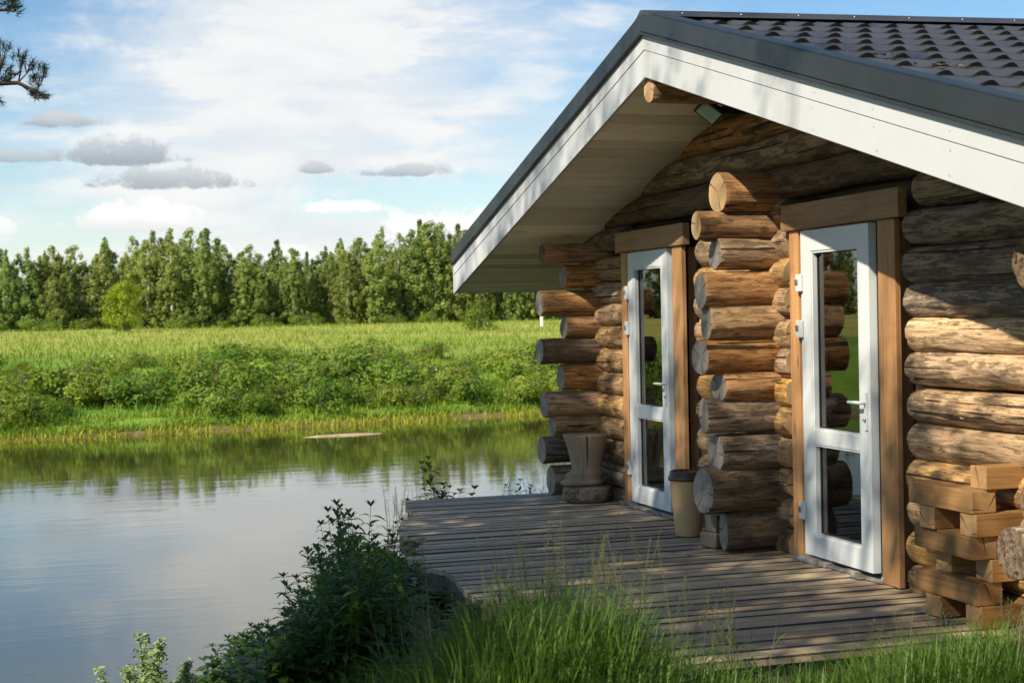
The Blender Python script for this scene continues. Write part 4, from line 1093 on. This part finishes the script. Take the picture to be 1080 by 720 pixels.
# broad bright veil centred right of the left corner, thinner in the corner and beyond the ridge
da = math_(t, 'DIVIDE', math_(t, 'SUBTRACT', A, 9.5), 11.0); de = math_(t, 'DIVIDE', math_(t, 'SUBTRACT', E_, 9.0), 7.5)
vr = math_(t, 'SQRT', math_(t, 'ADD', math_(t, 'MULTIPLY', da, da), math_(t, 'MULTIPLY', de, de)))
veil = ramp_f(t, math_(t, 'ADD', vr, math_(t, 'MULTIPLY', math_(t, 'SUBTRACT', n1, .5), 1.3)), 1.25, .25)
up = math_(t, 'MULTIPLY', ramp_f(t, E_, 36, 20), ramp_f(t, math_(t, 'ABSOLUTE', math_(t, 'SUBTRACT', A, 12.0)), 75, 40))
streak = math_(t, 'MULTIPLY', ramp_f(t, n2, .42, .68), .45)
low = math_(t, 'MULTIPLY', ramp_f(t, E_, 8, 1), .45)
cov = math_(t, 'MINIMUM', math_(t, 'ADD', math_(t, 'MULTIPLY', veil, .92), math_(t, 'ADD', streak, low)), .97)
cl_c = mix(t, ramp_f(t, n2, .3, .7), (7.4, 7.8, 8.1), (8.7, 8.8, 8.7))
# clear spots low on the right stay blue
q4 = vec(A, math_(t, 'MULTIPLY', E_, 1.15), 21.0); n4 = noi(t, q4, 1.35, 9, .62, .3)
def cumulus(a0, e0, wa, we, amp=3.0):
    x = math_(t, 'DIVIDE', math_(t, 'SUBTRACT', A, a0), wa); y = math_(t, 'DIVIDE', math_(t, 'SUBTRACT', E_, e0-we*.35), we)
    y = math_(t, 'MAXIMUM', math_(t, 'MULTIPLY', y, .8), math_(t, 'MULTIPLY', y, -2.4))
    d = math_(t, 'ADD', math_(t, 'POWER', math_(t, 'ABSOLUTE', x), 1.7), math_(t, 'MULTIPLY', y, y))
    d = math_(t, 'ADD', d, math_(t, 'MULTIPLY', math_(t, 'SUBTRACT', n4, .5), amp)); return ramp_f(t, d, 1.08, .35)
def blob(a0, e0, wa, we, amp=1.0, soft=.55):
    x = math_(t, 'DIVIDE', math_(t, 'SUBTRACT', A, a0), wa); y = math_(t, 'DIVIDE', math_(t, 'SUBTRACT', E_, e0), we)
    d = math_(t, 'SQRT', math_(t, 'ADD', math_(t, 'MULTIPLY', x, x), math_(t, 'MULTIPLY', y, y)))
    d = math_(t, 'ADD', d, math_(t, 'MULTIPLY', math_(t, 'SUBTRACT', n3, .5), amp)); return ramp_f(t, d, 1+soft*.5, 1-soft*.5)
clear = math_(t, 'MAXIMUM', blob(13.0, 4.6, 4.2, .85, 2.2, 1.2), blob(-2.5, 11.5, 5.0, 2.2, 1.8, 1.6))
clear = math_(t, 'MAXIMUM', clear, math_(t, 'MULTIPLY', ramp_f(t, A, 20, 26), 1.25))
cov = math_(t, 'MULTIPLY', math_(t, 'MULTIPLY', cov, up), math_(t, 'SUBTRACT', 1.0, math_(t, 'MULTIPLY', clear, .78, clamp=True)))
hsv = t.nodes.new('ShaderNodeHueSaturation'); hsv.inputs['Saturation'].default_value = 1.25; hsv.inputs['Value'].default_value = 1.25; t.links.new(sky.outputs[0], hsv.inputs['Color'])
col = mix(t, cov, hsv.outputs[0], cl_c)
grey = (3.6, 4.25, 4.85); white = (10.6, 10.4, 9.9)
for (a0, e0, wa, we, c, op) in [(2.9, 3.95, 2.7, .75, white, .92), (10.5, 4.25, 1.9, .34, white, .8), (13.2, 3.3, 1.7, .85, white, .97), (15.4, 3.45, 1.8, 1.0, white, .97), (8.6, 2.5, 1.0, .4, white, .7), (-1.8, 3.6, .7, .5, white, .5), (6.0, 2.6, .6, .4, white, .6),
        (2.6, 6.3, 2.3, .72, grey, .92), (.3, 7.4, 1.9, .36, grey, .88), (-1.0, 6.15, 1.5, .4, grey, .75), (4.2, 5.35, 3.0, .58, grey, .85), (9.45, 5.7, .75, .3, grey, .9), (13.0, 5.6, 1.9, .36, grey, .85)]:
    f = math_(t, 'MULTIPLY', cumulus(a0, e0, wa, we), op)
    if c is grey:
        sh = mix(t, ramp_f(t, math_(t, 'ADD', E_, math_(t, 'MULTIPLY', n3, .4)), e0-we*.6, e0+we*1.2), tuple(k*.9 for k in grey), (6.0, 6.35, 6.6)); col = mix(t, f, col, sh)
    else:
        sh = mix(t, ramp_f(t, math_(t, 'ADD', E_, math_(t, 'MULTIPLY', n3, .5)), e0-we*1.0, e0+we*.9), (6.6, 6.8, 7.0), white); col = mix(t, f, col, sh)
t.links.new(col, bg.inputs[0]); bg.inputs[1].default_value = .069
sun = bpy.data.lights.new('sun_light', 'SUN'); sun.energy = 5.0; sun.angle = R(.6); sun.color = (1, .91, .74)
so = bpy.data.objects.new('sun_light', sun); COL.objects.link(so); so.rotation_euler = SUN.to_track_quat('-Z', 'Y').to_euler(); so.location = (-20, -10, 30)

cam = bpy.data.cameras.new('camera'); cam.sensor_width = 36; cam.lens = 36*1600/1080; cam.clip_end = 4000; cam.clip_start = .1
co = bpy.data.objects.new('camera', cam); COL.objects.link(co); S.camera = co
th, pt, ro = R(16.7492), R(.91795), .02
f0 = Vector((sin(th), cos(th), 0)); F = cos(pt)*f0-sin(pt)*Vector((0, 0, 1)); r0 = Vector((cos(th), -sin(th), 0)); u0 = r0.cross(F)
Rr = cos(ro)*r0-sin(ro)*u0; Uu = sin(ro)*r0+cos(ro)*u0
mw = Matrix((Rr, Uu, -F)).transposed().to_4x4(); mw.translation = (0, 0, H0); co.matrix_world = mw
cam.dof.use_dof = True; cam.dof.focus_distance = 10.5; cam.dof.aperture_fstop = 5.0
vw = S.view_settings; vw.view_transform = 'Standard'; vw.look = 'None'; vw.exposure = .66; vw.gamma = 1
S.cycles.max_bounces = 8; S.cycles.transparent_max_bounces = 12; S.cycles.caustics_reflective = False; S.cycles.caustics_refractive = False; S.cycles.sample_clamp_indirect = 4
